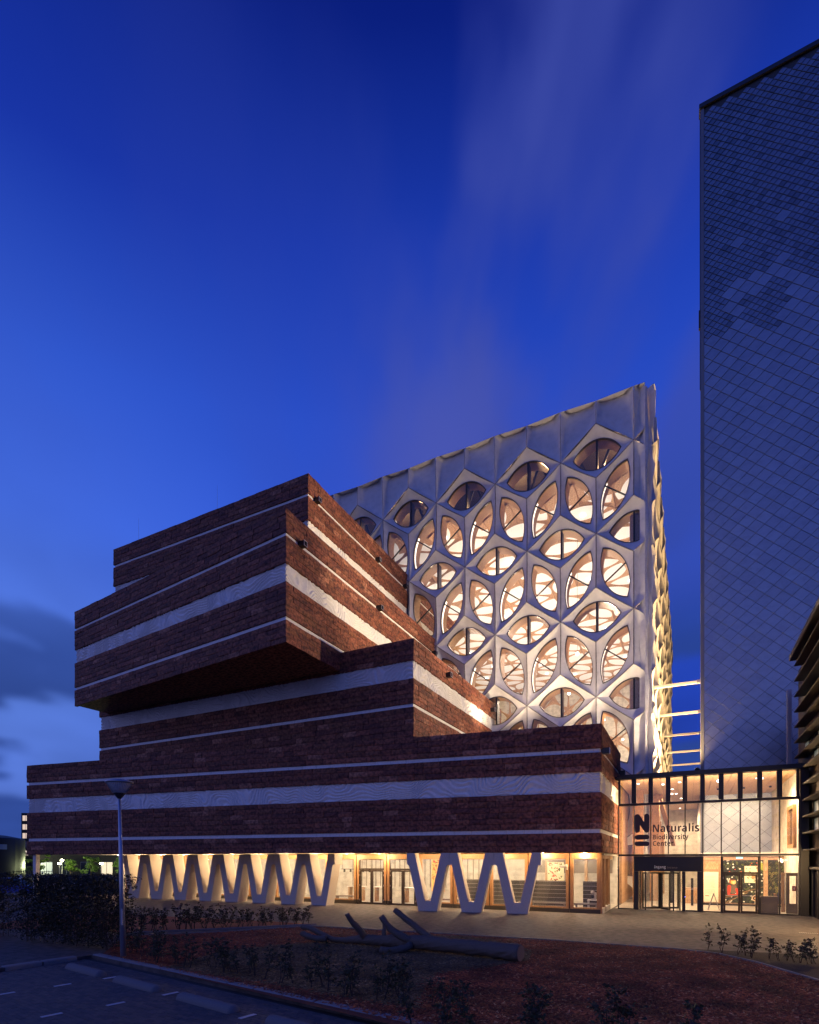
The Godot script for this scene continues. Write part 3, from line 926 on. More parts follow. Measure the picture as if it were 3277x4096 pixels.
func build_hall():
	var b = thing("honeycomb_hall", "tall pale concrete hall with a net of glowing lens shaped windows, behind the stone block", "building")
	var o = G(-2.8, 0, 45)
	var faces = [frame_at(o, RX), frame_at(o, BX)]
	var sc = Vector2(5.43, 7.332)
	var cache = {}
	var joints = st_new()
	for face in 2:
		var sgn = -1.0 if face == 0 else 1.0
		var fr = faces[face]
		for r in range(-1, 6):
			var y = 34.77 - 6.35 * r
			for k in range(0, 7 if face == 0 else 11):
				var list = []   # [x, y, turn]
				if r >= 0 and r % 2 == 0 and k == 0: list.append([-1.915, y, 0.0])
				if r >= 0: list.append([(3.515 if r % 2 == 0 else 0.8) + 5.43 * k, y, 0.0])
				var even = abs(r) % 2 == 0
				list.append([(2.1575 if even else -0.5575) + 5.43 * k, y - 3.175, PI / 3])
				list.append([(-0.5575 if even else 2.1575) + 5.43 * k, y - 3.175, -PI / 3])
				for e in list:
					var x = e[0] * sgn
					var turn = e[2]
					if sgn > 0: turn = -turn
					var a = -2.8 + x
					var yy = e[1]
					if face == 0 and ((a < -24.6 and yy < 27.2) or (a < -22.0 and yy < 21.0) or (a < -16.6 and yy < 14.6) or (a < -6.2 and yy < 8.6)): continue
					if yy < 1.5: continue
					var top = r == -1
					var cut = e[0] < 1.5
					var c = Cell.new()
					c.turn = turn
					c.scale = sc
					if top: c.hi.y = 38.72 - yy
					if cut:
						if sgn < 0: c.hi.x = -0.01 - x; c.lens_hi.x = -0.42 - x
						else: c.lo.x = 0.01 - x; c.lens_lo.x = 0.42 - x
					var hole = not top and e[0] > 0.0
					var key = "%s %s %s %s" % [turn, cut, top, e[0] if cut else 0.0]
					if face == 1: key += "s"
					if not cache.has(key): cache[key] = [panel_mesh(c, hole, 0.34 if face == 0 else 0.5, 0.48 if face == 0 else 0.68, -0.04, 0.35 if not top else 0.0), window_meshes(c) if hole else null]
					var xf = fr.translated_local(Vector3(x, yy, 0))
					mi("concrete_panel", cache[key][0], M.concrete, b, xf)
					if hole: add_window(b, cache[key][1], xf)
					if not top and not cut:
						# dark joints follow the ridges between the panels
						for up in [1.0, -1.0]:
							for h in 2:
								var p0 = c.at(rhomb_pt(0 if h == 0 else PN, PN, up)); var p1 = c.at(rhomb_pt(PN / 2, PN, up))
								var last = null
								for q in 7:
									var t = q / 6.0
									var p2 = p0.lerp(p1, t)
									var v = xf * Vector3(p2.x, p2.y, lerp(0.34 if face == 0 else 0.5, 0.48 if face == 0 else 0.68, t) - 0.35 * (0.34 if face == 0 else 0.5) * sin(PI * t) - 0.012)
									if last != null:
										var dd = (v - last).normalized()
										var sd = dd.cross(fr.basis.z).normalized() * 0.04
										quad(joints, last - sd, last + sd, v + sd, v - sd, fr.basis.z)
									last = v
	mi("joint_strip", done(joints), M.joint, b)
	# the corner where both faces meet
	var cr = st_new(true)
	var lastp = null
	for k in 150:
		var y = 2.0 + 36.7 * k / 149.0
		var w = 0.13 + 0.07 * cos(TAU * (y - 34.77) / 6.35)
		var row = [Vector3(-0.14, y, w + 0.02), Vector3(w * 0.45, y, w * 0.98), Vector3(w * 0.98, y, w * 0.45), Vector3(w + 0.06, y, -0.14)]
		if lastp != null:
			for q in 3: quad(cr, lastp[q], lastp[q + 1], row[q + 1], row[q], Vector3(1, 0, 1))
		lastp = row
	mi("corner_rib", done(cr), M.concrete, b, faces[0])
	# roof, floors and far walls close it
	var f0 = faces[0]
	mi("roof", box_mesh(Vector3(-33.2, 38.3, -57), Vector3(-0.3, 38.6, -0.3)), M.brown_dark, b, f0)
	mi("roof_coping", box_mesh(Vector3(-33.2, 38.6, -0.7), Vector3(-0.5, 38.88, -0.12)), M.black, b, f0)
	mi("side_wall", box_mesh(Vector3(-33.4, 0, -57), Vector3(-33.1, 38.3, 0)), M.plaster, b, f0)
	mi("back_wall", box_mesh(Vector3(-33.2, 0, -57.3), Vector3(0, 38.3, -57)), M.rib, b, f0)
	mi("interior_floor", box_mesh(Vector3(-33.1, -0.1, -57), Vector3(-0.4, 0.1, -1.3)), M.floor, b, f0)
	mi("attic_floor", box_mesh(Vector3(-33.1, 33.72, -56.9), Vector3(-0.4, 33.85, -1.0)), M.brown_dark, b, f0)
	mi("ceiling_edge", box_mesh(Vector3(-33.1, 33.62, -3.6), Vector3(-0.4, 33.71, -1.1)), M.rib, b, f0)
	# atrium ceiling: ribs with white lenses between them
	var cf = Transform3D(Basis(-RX, BX, Vector3.DOWN), o + Vector3(0, 33.68, 0))
	var s2 = Vector2(5.43, 5.43)
	var ribs = []; var fills = []
	for t in [0.0, PI / 3, -PI / 3]:
		var c = Cell.new(); c.turn = t; c.scale = s2; c.wide = 1.12
		ribs.append(panel_mesh(c, true, 0.32, 0.28))
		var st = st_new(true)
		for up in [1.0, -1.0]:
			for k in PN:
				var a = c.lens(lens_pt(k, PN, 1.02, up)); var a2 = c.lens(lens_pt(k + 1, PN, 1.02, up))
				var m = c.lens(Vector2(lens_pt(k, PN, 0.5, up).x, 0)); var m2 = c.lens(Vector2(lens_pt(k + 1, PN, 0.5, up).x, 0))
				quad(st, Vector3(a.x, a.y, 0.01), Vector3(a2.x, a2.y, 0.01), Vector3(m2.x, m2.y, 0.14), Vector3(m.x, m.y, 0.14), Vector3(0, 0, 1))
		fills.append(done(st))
	var lamp = st_new(); lathe(lamp, [Vector2(0, 0.0), Vector2(0.22, 0.0), Vector2(0.22, 0.03), Vector2(0, 0.03)], 14)
	var lampm = done(lamp)
	var h2 = 5.43 * 0.866
	for r in 12:
		for k in range(-1, 7):
			var x = 5.43 * k + (2.715 if r % 2 == 0 else 0.0)
			var y = h2 * r + 0.6
			for e in [[x, y, 0], [x - 1.3575, y + h2 / 2, 1], [x + 1.3575, y + h2 / 2, 2]]:
				if e[0] < 0.2 or e[0] > 31.5 or e[1] < (3.0 if e[2] == 0 else 2.8) or e[1] > 55.0: continue
				var xf = cf.translated_local(Vector3(e[0], e[1], -0.02))
				var p = mi("ceiling_rib", ribs[e[2]], M.rib, b, xf)
				mi("ceiling_panel", fills[e[2]], M.ceiling_glow, p)  # panel glows by added emission; only the discs are lamps
				if (r * 3 + k * 5 + e[2]) % 4 == 0: mi("ceiling_lamp", lampm, M.downlight, p, Transform3D(Basis(Vector3.RIGHT, PI / 2), Vector3(0, 0, 0.16)))
	var bf = f0.translated_local(Vector3(0, 0, -56.8))
	var wr = []; var wf = []
	for t in [0.0, PI / 3, -PI / 3]:
		var c = Cell.new(); c.turn = t; c.scale = sc; c.wide = 1.15
		wr.append(panel_mesh(c, true, 0.4, 0.45))
		var st = st_new(true)
		for up in [1.0, -1.0]:
			for k in PN:
				var a = c.lens(lens_pt(k, PN, 1.02, up)); var a2 = c.lens(lens_pt(k + 1, PN, 1.02, up))
				var m = c.lens(Vector2(lens_pt(k, PN, 0.5, up).x, 0)); var m2 = c.lens(Vector2(lens_pt(k + 1, PN, 0.5, up).x, 0))
				quad(st, Vector3(a.x, a.y, 0.01), Vector3(a2.x, a2.y, 0.01), Vector3(m2.x, m2.y, 0.1), Vector3(m.x, m.y, 0.1), Vector3(0, 0, 1))
		wf.append(done(st))
	for r in range(-1, 4):
		var y = 30.2 - 6.35 * r
		for k in 6:
			var x = -2.8 - 5.43 * k - (0.0 if abs(r) % 2 == 0 else 2.715)
			for e in [[x, y, 0], [x - 1.3575, y - 3.175, 2], [x + 1.3575, y - 3.175, 1]]:
				if e[0] > -1.0 or e[0] < -32.5 or e[1] > 34.5: continue
				var p = mi("wall_rib", wr[e[2]], M.rib, b, bf.translated_local(Vector3(e[0], e[1], 0.02)))
				mi("wall_panel", wf[e[2]], M.plaster, p)
	# steel trusses in the attic
	for q in [-3.2, -8.5]:
		var tr = st_new()
		for k in 11:
			var x = -1.2 - 3.0 * k
			tube(tr, [Vector3(x, 34.0, q), Vector3(x - 1.5, 37.9, q)], [0.11, 0.11], 6)
			tube(tr, [Vector3(x - 1.5, 37.9, q), Vector3(x - 3.0, 34.0, q)], [0.11, 0.11], 6)
		tube(tr, [Vector3(-0.8, 34.05, q), Vector3(-33, 34.05, q)], [0.14, 0.14], 6)
		tube(tr, [Vector3(-0.8, 37.9, q), Vector3(-33, 37.9, q)], [0.14, 0.14], 6)
		mi("roof_truss", done(tr), M.black, b, f0)
	settle(b, o)

# ---------------------------------------------------------------- tower
func tile_shape(st, cx, cy, w, h, tone, r, xf):
	var j = r.randf_range(-0.004, 0.004)
	var g = 0.014
	var pts = [Vector3(cx, cy - h + g, 0.075 + j), Vector3(cx + w - g, cy, 0.045 + j), Vector3(cx, cy + h - g, 0.012), Vector3(cx - w + g, cy, 0.045 + j)]
	for k in 4: pts[k].x = max(pts[k].x, 0.23)
	st.set_color(Color(tone.x, tone.y, tone.z))
	for k in 4: pts[k] = xf * pts[k]
	quad(st, pts[0], pts[1], pts[2], pts[3], xf.basis.z)
	for e in [[3, 0], [0, 1]]:
		var a = pts[e[0]]; var c = pts[e[1]]
		quad(st, a, c, c - xf.basis.z * 0.05, a - xf.basis.z * 0.05, Vector3.DOWN)

func build_tower():
	var b = thing("tile_clad_tower", "tall grey blue tower clad in diamond metal tiles, right of the honeycomb hall", "building")
	var o = G(0.94, 0, 48)
	var fr = frame_at(o, RX)
	var plan = [Vector2(0, 0), Vector2(15.0, 0), Vector2(15.0, 60), Vector2(1.25, 60)]
	var pts = []
	for p in plan:
		var w = o + RX * p.x + BX * (p.y + 0.02)
		pts.append(Vector2(w.x, -w.z))
	mi("wall", sheet(pts, 60.9, 60.9), M.tile_back, b)
	mi("corner_trim", box_mesh(Vector3(-0.02, 3.4, -0.4), Vector3(0.22, 60.9, 0.05), 0.01), M.tower_trim, b, fr)
	mi("roof_coping", box_mesh(Vector3(-0.12, 60.9, -0.6), Vector3(15.1, 61.25, 0.16), 0.02), M.black, b, fr)
	mi("wall_box", box_mesh(Vector3(-0.14, 44.2, -0.35), Vector3(-0.02, 45.6, -0.1)), M.brown_dark, b, fr)
	mi("downpipe", box_mesh(Vector3(-0.07, 39.5, -0.3), Vector3(-0.02, 60.5, -0.22)), M.black, b, fr)
	var n = FastNoiseLite.new(); n.seed = 77; n.frequency = 0.22
	var list = []
	for j in range(6, 120):
		for i in 12:
			var cx = (i + (0.5 if j & 1 else 0.0)) * 1.12 + 0.23
			var cy = j * 0.515
			if cy > 60.4 or cx > 12.0: continue
			if cy < 3.3: continue
			var v = n.get_noise_2d(cx * 1.4 + cy * 0.25, cy * 0.7)
			var small = cy > 50.0 or (cy > 38.5 and v > lerp(0.36, -0.30, (cy - 38.5) / 11.5))
			if small:
				for d in [Vector2(0, 0.2575), Vector2(0, -0.2575), Vector2(0.28, 0), Vector2(-0.28, 0)]:
					if cx + d.x > 0.1: list.append([cx + d.x, cy + d.y, 0.28, 0.2575, v])
			else: list.append([cx, cy, 0.56, 0.515, v])
	var r = RandomNumberGenerator.new(); r.seed = 6
	var variants = []
	for k in 8:
		var s = r.randf_range(0.94, 1.07)
		var st = st_new()
		tile_shape(st, 1.0, 0, 0.56, 0.515, Vector3(0.31, 0.34, 0.385) * s, r, Transform3D.IDENTITY)
		variants.append(done(st))
	var rest = st_new()
	var count = 0
	for t in list:
		if t[2] > 0.5 and count < 300 and t[0] > 0.8 and t[1] > 7.9:
			mi("wall_tile", variants[r.randi() % 8], M.tile, b, fr.translated_local(Vector3(t[0] - 1.0, t[1], 0)))
			count += 1
		else:
			var s = r.randf_range(0.93, 1.08)
			if t[2] < 0.5:
				s = r.randf_range(0.80, 0.98)
				if r.randf() < 0.14: s *= 0.74
			tile_shape(rest, t[0], t[1], t[2], t[3], Vector3(0.31, 0.34, 0.385) * s, r, fr)
	stuff(mi("wall_tiles", done(rest), M.tile, b))
	# beams across the gap to the hall
	for q in [[50.0, 0.94], [60.0, 1.16], [70.0, 1.38], [81.0, 1.62], [92.0, 1.85], [104.0, 2.1]]:
		var bf = frame_at(G(-2.9, 17.4, q[0]), RX)
		var bm = mi("cross_beam", box_mesh(Vector3(0, -0.11, -0.11), Vector3(q[1] + 2.9, 0.11, 0.11), 0.015), M.beam, b, bf)
		mi("end_plate", box_mesh(Vector3(q[1] + 2.66, -0.15, 0.11), Vector3(q[1] + 2.88, 0.15, 0.135), 0.005), M.steel, bm)
	settle(b, o)

# ---------------------------------------------------------------- glass entrance
func build_lobby():
	var b = thing("glass_entrance_building", "two storey black framed glass entrance hall between the stone block and the tower", "building")
	var o = G(-3.83, 0, 36.5)
	var fr = frame_at(o, RX)
	var mx = [0.0, 0.91, 1.86, 2.82, 3.72, 4.64, 5.59, 6.54, 7.48, 8.41, 9.31]
	mi("fascia", box_mesh(Vector3(-0.06, 8.03, -0.4), Vector3(9.74, 8.31, 0.18), 0.015), M.black, b, fr)
	mi("corner_pier", box_mesh(Vector3(9.34, 0, -0.5), Vector3(9.74, 8.02, 0.12), 0.01), M.black, b, fr)
	mi("transom_beam", box_mesh(Vector3(0.0, 6.39, -0.2), Vector3(9.33, 6.53, 0.08), 0.01), M.black, b, fr)
	mi("middle_rail", box_mesh(Vector3(0.0, 3.28, -0.15), Vector3(9.33, 3.40, 0.06), 0.01), M.black, b, fr)
	for k in 10:
		var l = mx[k]; var r = mx[k + 1]
		mi("upper_frame", box_mesh(Vector3(l - (0.0 if k == 0 else 0.0), 6.54, -0.15), Vector3(l + 0.115, 8.02, 0.07), 0.008), M.black, b, fr)
		mi("upper_frame", box_mesh(Vector3(r - 0.135, 6.54, -0.15), Vector3(r - 0.004, 8.02, 0.07), 0.008), M.black, b, fr)
		mi("window_pane", box_mesh(Vector3(l + 0.115, 6.54, -0.05), Vector3(r - 0.135, 8.02, -0.045)), M.glass, b, fr)
		mi("window_pane", box_mesh(Vector3(l + 0.03, 3.41, -0.03), Vector3(r - 0.03, 6.38, -0.025)), M.glass, b, fr)
	for k in 11: mi("mullion", box_mesh(Vector3(mx[k] - 0.03, 3.41, -0.14), Vector3(mx[k] + 0.03, 6.38, 0.05), 0.006), M.black, b, fr)
	for k in [0, 1, 5, 6, 8, 9, 10]: mi("mullion", box_mesh(Vector3(mx[k] - 0.035, 0.0, -0.14), Vector3(mx[k] + 0.035, 3.27, 0.05), 0.006), M.black, b, fr)
	for k in [0, 5, 8, 9]:
		mi("window_pane", box_mesh(Vector3(mx[k] + 0.035, 0.06, -0.03), Vector3(mx[k + 1] - 0.035, 3.27, -0.025)), M.glass, b, fr)
		mi("sill", box_mesh(Vector3(mx[k] + 0.035, 0.0, -0.12), Vector3(mx[k + 1] - 0.035, 0.06, 0.03), 0.005), M.black, b, fr)
	# double doors
	double_door(b, fr, 5.63, 7.44, 3.27, 2.30)
	mi("exit_sign", box_mesh(Vector3(6.35, 3.13, -0.32), Vector3(6.68, 3.24, -0.28)), glow(Vector3(0.12, 0.85, 0.9), 2.2), b, fr)
	# revolving door in its dark portal
	mi("door_portal", box_mesh(Vector3(0.95, 2.36, -0.6), Vector3(4.60, 3.27, 0.10), 0.01), M.black, b, fr)
	mi("door_portal", box_mesh(Vector3(0.95, 0.0, -0.4), Vector3(1.16, 2.35, 0.10), 0.01), M.black, b, fr)
	mi("door_portal", box_mesh(Vector3(4.36, 0.0, -0.4), Vector3(4.60, 2.35, 0.10), 0.01), M.black, b, fr)
	mi("door_portal", box_mesh(Vector3(3.56, 0.0, -0.3), Vector3(3.74, 2.35, 0.12), 0.01), M.black, b, fr)
	mi("side_pane", box_mesh(Vector3(3.75, 0.08, 0.0), Vector3(4.35, 2.35, 0.006)), M.glass, b, fr)
	mi("sill", box_mesh(Vector3(3.75, 0.0, -0.06), Vector3(4.35, 0.08, 0.05), 0.005), M.black, b, fr)
	var cx = 2.36; var cz = -0.75; var rad = 1.2
	var drum = st_new()
	for t in [2.62, 2.15, 1.75, -0.1, 0.35]:
		var p = Vector3(cx + cos(t + 0.55) * rad, 0, cz + sin(t + 0.55) * rad)
		box(drum, Vector3(p.x - 0.035, 0.0, p.z - 0.035), Vector3(p.x + 0.035, 2.35, p.z + 0.035))
	var rd = mi("revolving_door", done(drum), M.black, b, fr)
	for arc in [[PI * 0.62, PI * 1.3], [-PI * 0.3, PI * 0.32]]:
		var g = st_new(true)
		for k in 10:
			var t0 = lerp(arc[0], arc[1], k / 10.0); var t1 = lerp(arc[0], arc[1], (k + 1) / 10.0)
			var a0 = Vector3(cx + cos(t0) * rad, 0.05, cz + sin(t0) * rad); var a1 = Vector3(cx + cos(t1) * rad, 0.05, cz + sin(t1) * rad)
			quad(g, a0, a1, a1 + Vector3(0, 2.3, 0), a0 + Vector3(0, 2.3, 0), a0 - Vector3(cx, 0, cz))
		mi("curved_pane", done(g), M.glass, rd)
	for k in 4:
		var t = 0.5 + PI / 2 * k
		var wf = Transform3D(Basis(Vector3.UP, t), Vector3(cx, 0, cz))
		var w = st_new()
		box(w, Vector3(0.06, 0.05, -0.03), Vector3(0.13, 2.3, 0.03)); box(w, Vector3(1.06, 0.05, -0.03), Vector3(1.15, 2.3, 0.03))
		box(w, Vector3(0.13, 0.05, -0.03), Vector3(1.06, 0.16, 0.03)); box(w, Vector3(0.13, 2.2, -0.03), Vector3(1.06, 2.3, 0.03))
		mi("door_wing", done(w), M.black, rd, wf)
		mi("wing_pane", box_mesh(Vector3(0.13, 0.16, -0.004), Vector3(1.06, 2.2, 0.004)), M.glass, rd, wf)
	var dots = st_new()
	for k in 9: box(dots, Vector3(3.79 + 0.063 * k, 1.28, 0.012), Vector3(3.82 + 0.063 * k, 1.31, 0.016)); box(dots, Vector3(3.79 + 0.063 * k, 1.36, 0.012), Vector3(3.82 + 0.063 * k, 1.39, 0.016))
	mi("marking_dots", done(dots), M.white_stone, b, fr)
	mi("push_button_light", box_mesh(Vector3(3.70, 0.85, 0.125), Vector3(3.73, 0.88, 0.135)), glow(Vector3(0.05, 0.1, 1.0), 6.0), b, fr)
	# lettering
	for q in [["Ingang", true, 2.05, 2.49, 2.68, 2.71, M.paint], ["Entrance", false, 2.75, 2.53, 3.31, 2.655, M.grey_plaster]]:
		var t = text_mesh(q[0], q[1], q[2], q[3], q[4], q[5], 0.115)
		mi("door_lettering", t[0], q[6], b, fr * t[1])
	for q in [["Naturalis", true, 1.97, 4.71, 4.46, 5.22], ["Biodiversity", true, 1.97, 4.19, 3.9, 4.60], ["Center", true, 1.97, 3.89, 3.1, 4.20]]:
		var t = text_mesh(q[0], q[1], q[2], q[3], q[4], q[5], 0.075)
		mi("sign_lettering", t[0], M.letter, b, fr * t[1])
	var em = st_new()
	for q in [[Vector2(1.10, 4.85), Vector2(1.10, 5.72)], [Vector2(1.63, 4.85), Vector2(1.63, 5.72)], [Vector2(1.10, 5.72), Vector2(1.63, 4.85)]]:
		prism(em, capsule2(q[0], q[1], 0.145), 0.06, 0.08 + 0.002 * q[0].y - 0.002 * q[1].x)
	for y in [4.445, 4.04]: prism(em, capsule2(Vector2(1.10, y), Vector2(1.63, y), 0.15), 0.06, 0.085)
	mi("sign_emblem", done(em), M.letter, b, fr)
	# inside: floor, roof, timber ceiling, back walls
	mi("interior_floor", box_mesh(Vector3(-0.2, -0.1, -11.4), Vector3(9.5, 0.03, -0.1)), M.floor, b, fr)
	mi("interior_floor", box_mesh(Vector3(-0.2, -0.1, -24), Vector3(4.7, 0.03, -11.41)), M.floor, b, fr)
	mi("roof", box_mesh(Vector3(-0.25, 8.18, -11.4), Vector3(9.7, 8.3, -0.41)), M.brown_dark, b, fr)
	mi("roof", box_mesh(Vector3(-0.25, 8.18, -24), Vector3(4.7, 8.3, -11.41)), M.brown_dark, b, fr)
	for k in 20:
		mi("ceiling_plank", box_mesh(Vector3(-0.1 + 0.48 * k, 8.0, -11.4 if k > 9 else -23.9), Vector3(0.365 + 0.48 * k, 8.06, -0.2), 0.006), M.ceil_wood, b, fr)
	mi("ceiling_board", box_mesh(Vector3(-0.2, 8.07, -23.9), Vector3(4.75, 8.12, -0.2)), M.joint, b, fr)
	mi("ceiling_board", box_mesh(Vector3(4.76, 8.07, -11.4), Vector3(9.6, 8.12, -0.2)), M.joint, b, fr)
	mi("back_wall", box_mesh(Vector3(-0.2, 0, -24.2), Vector3(4.75, 8.1, -24)), M.plaster, b, fr)
	mi("right_wall", box_mesh(Vector3(9.36, 0.03, -11.4), Vector3(9.6, 8.0, -0.55)), M.plaster, b, fr)
	mi("left_wall", box_mesh(Vector3(-0.4, 0.03, -24), Vector3(-0.22, 8.1, -4.2)), M.wood_pale, b, fr)
	mi("upper_floor", box_mesh(Vector3(4.75, 3.30, -11.3), Vector3(9.35, 3.55, -5.5), 0.01), M.plaster, b, fr)
	mi("passage_wall", box_mesh(Vector3(4.72, 0.03, -24), Vector3(4.78, 8.0, -11.6)), M.plaster, b, fr)
	# upper right window inside, timber framed
	var tw = st_new()
	for s in [[-3.4, 3.95, -3.2, 6.0], [-1.4, 3.95, -1.2, 6.0]]: box(tw, Vector3(9.2, s[1], s[0]), Vector3(9.36, s[3], s[2]))
	box(tw, Vector3(9.2, 3.75, -3.4), Vector3(9.36, 3.95, -1.2)); box(tw, Vector3(9.2, 6.0, -3.4), Vector3(9.36, 6.2, -1.2))
	mi("inner_window_frame", done(tw), M.wood, b, fr)
	mi("inner_window_pane", box_mesh(Vector3(9.33, 3.95, -3.2), Vector3(9.355, 6.0, -1.4)), M.glass_dark, b, fr)
	# timber wall with murals under the upper floor
	mi("mural_wall", box_mesh(Vector3(4.7, 0.1, -5.9), Vector3(9.35, 3.29, -5.7)), M.wood_pale, b, fr)
	mi("plinth", box_mesh(Vector3(4.7, 0.03, -5.7), Vector3(9.35, 0.14, -5.62)), M.black, b, fr)
	for x in [4.76, 5.83, 8.3, 8.42]: mi("timber_post", box_mesh(Vector3(x - 0.06, 0.14, -5.7), Vector3(x + 0.06, 3.25, -5.58), 0.01), M.wood_pale, b, fr)
	mi("timber_rail", box_mesh(Vector3(4.7, 3.06, -5.7), Vector3(9.35, 3.24, -5.6), 0.01), M.wood_pale, b, fr)
	mi("printed_mural", poster_quad(2.36, 2.82), poster_mat(mural_print()), b, fr.translated_local(Vector3(7.06, 1.63, -5.66)))
	mi("printed_mural", poster_quad(0.88, 2.82), poster_mat(feather_print()), b, fr.translated_local(Vector3(8.94, 1.63, -5.66)))
	mi("information_board", poster_quad(0.86, 2.2), poster_mat(board_print()), b, fr.translated_local(Vector3(5.26, 1.33, -5.60)))
	# low grey counter, open brown door with its red notice
	mi("counter", box_mesh(Vector3(7.53, 0.04, -0.55), Vector3(8.36, 1.0, -0.12), 0.01), M.brown_wall, b, fr)
	mi("small_frame", box_mesh(Vector3(8.17, 1.0, -0.4), Vector3(8.32, 1.17, -0.36), 0.01), M.wood, b, fr)
	var dl = st_new()
	for s in [[8.74, 0.06, 8.9, 2.33], [9.2, 0.06, 9.28, 2.33], [8.9, 0.06, 9.2, 0.62], [8.9, 2.15, 9.2, 2.33]]: box(dl, Vector3(s[0], s[1], -0.3), Vector3(s[2], s[3], -0.25))
	var od = mi("inner_door", done(dl), M.brown_wall, b, fr)
	mi("notice", box_mesh(Vector3(9.02, 1.32, -0.245), Vector3(9.2, 1.6, -0.235)), mat(Vector3(0.25, 0.012, 0.02), 0.6), od)
	mi("notice_arrow", arrow_mesh(9.11, 1.46), M.paint, od)
	mi("inner_door", box_mesh(Vector3(8.52, 0.12, -0.36), Vector3(8.72, 2.33, -0.31), 0.005), M.wood_pale, b, fr)
	mi("door_handle", box_mesh(Vector3(8.66, 0.6, -0.3), Vector3(8.69, 2.15, -0.26), 0.005), M.steel, b, fr)
	# timber pillars and slats deep on the left, black post, bright panels
	for q in [[0.35, 1.05, -6.2, 8.0], [1.35, 2.0, -8.5, 7.9], [1.2, 1.9, -12.5, 6.6], [1.3, 1.9, -14.5, 6.3], [1.4, 1.95, -16.5, 6.0], [1.5, 2.0, -18.5, 5.8]]:
		mi("timber_pillar", box_mesh(Vector3(q[0], 0.03, q[2]), Vector3(q[1], q[3], q[2] + 0.5), 0.015), M.wood, b, fr)
	var sl = st_new(); box(sl, Vector3(0, -0.18, -0.15), Vector3(9.5, 0.18, 0.15), Transform3D(Basis(Vector3(0.08, -0.34, -0.93).normalized(), Vector3(0.02, 0.93, -0.34).normalized(), Vector3(1, 0, 0.1).normalized()), Vector3(2.0, 7.7, -8.2)))
	mi("sloping_beam", done(sl), M.wood, b, fr)
	mi("black_column", box_mesh(Vector3(2.75, 0.03, -6.6), Vector3(3.0, 3.2, -6.4), 0.01), M.black, b, fr)
	mi("black_column", box_mesh(Vector3(4.05, 0.03, -4.6), Vector3(4.2, 1.85, -4.4), 0.01), M.black, b, fr)
	mi("reception_counter", box_mesh(Vector3(3.7, 0.03, -7.5), Vector3(4.6, 1.1, -6.6), 0.02), M.wood_pale, b, fr)
	# downlights in the ceiling
	var disc = st_new(); lathe(disc, [Vector2(0, -0.02), Vector2(0.08, -0.02), Vector2(0.08, 0.02)], 12)
	var dm = done(disc)
	for q in [[5.6, -2.2], [5.6, -3.4], [7.6, -2.6], [3.4, -2.4], [2.9, -6.0], [3.1, -9.0], [3.4, -12.5], [1.0, -2.0]]:
		mi("downlight", dm, M.downlight, b, fr.translated_local(Vector3(q[0], 7.985, q[1])))
	settle(b, o)

func arrow_mesh(x, y):
	var st = st_new()
	prism(st, PackedVector2Array([Vector2(x - 0.015, y - 0.07), Vector2(x + 0.015, y - 0.07), Vector2(x + 0.015, y + 0.01), Vector2(x + 0.045, y + 0.01), Vector2(x, y + 0.07), Vector2(x - 0.045, y + 0.01), Vector2(x - 0.015, y + 0.01)]), -0.234, -0.231)
	return done(st)

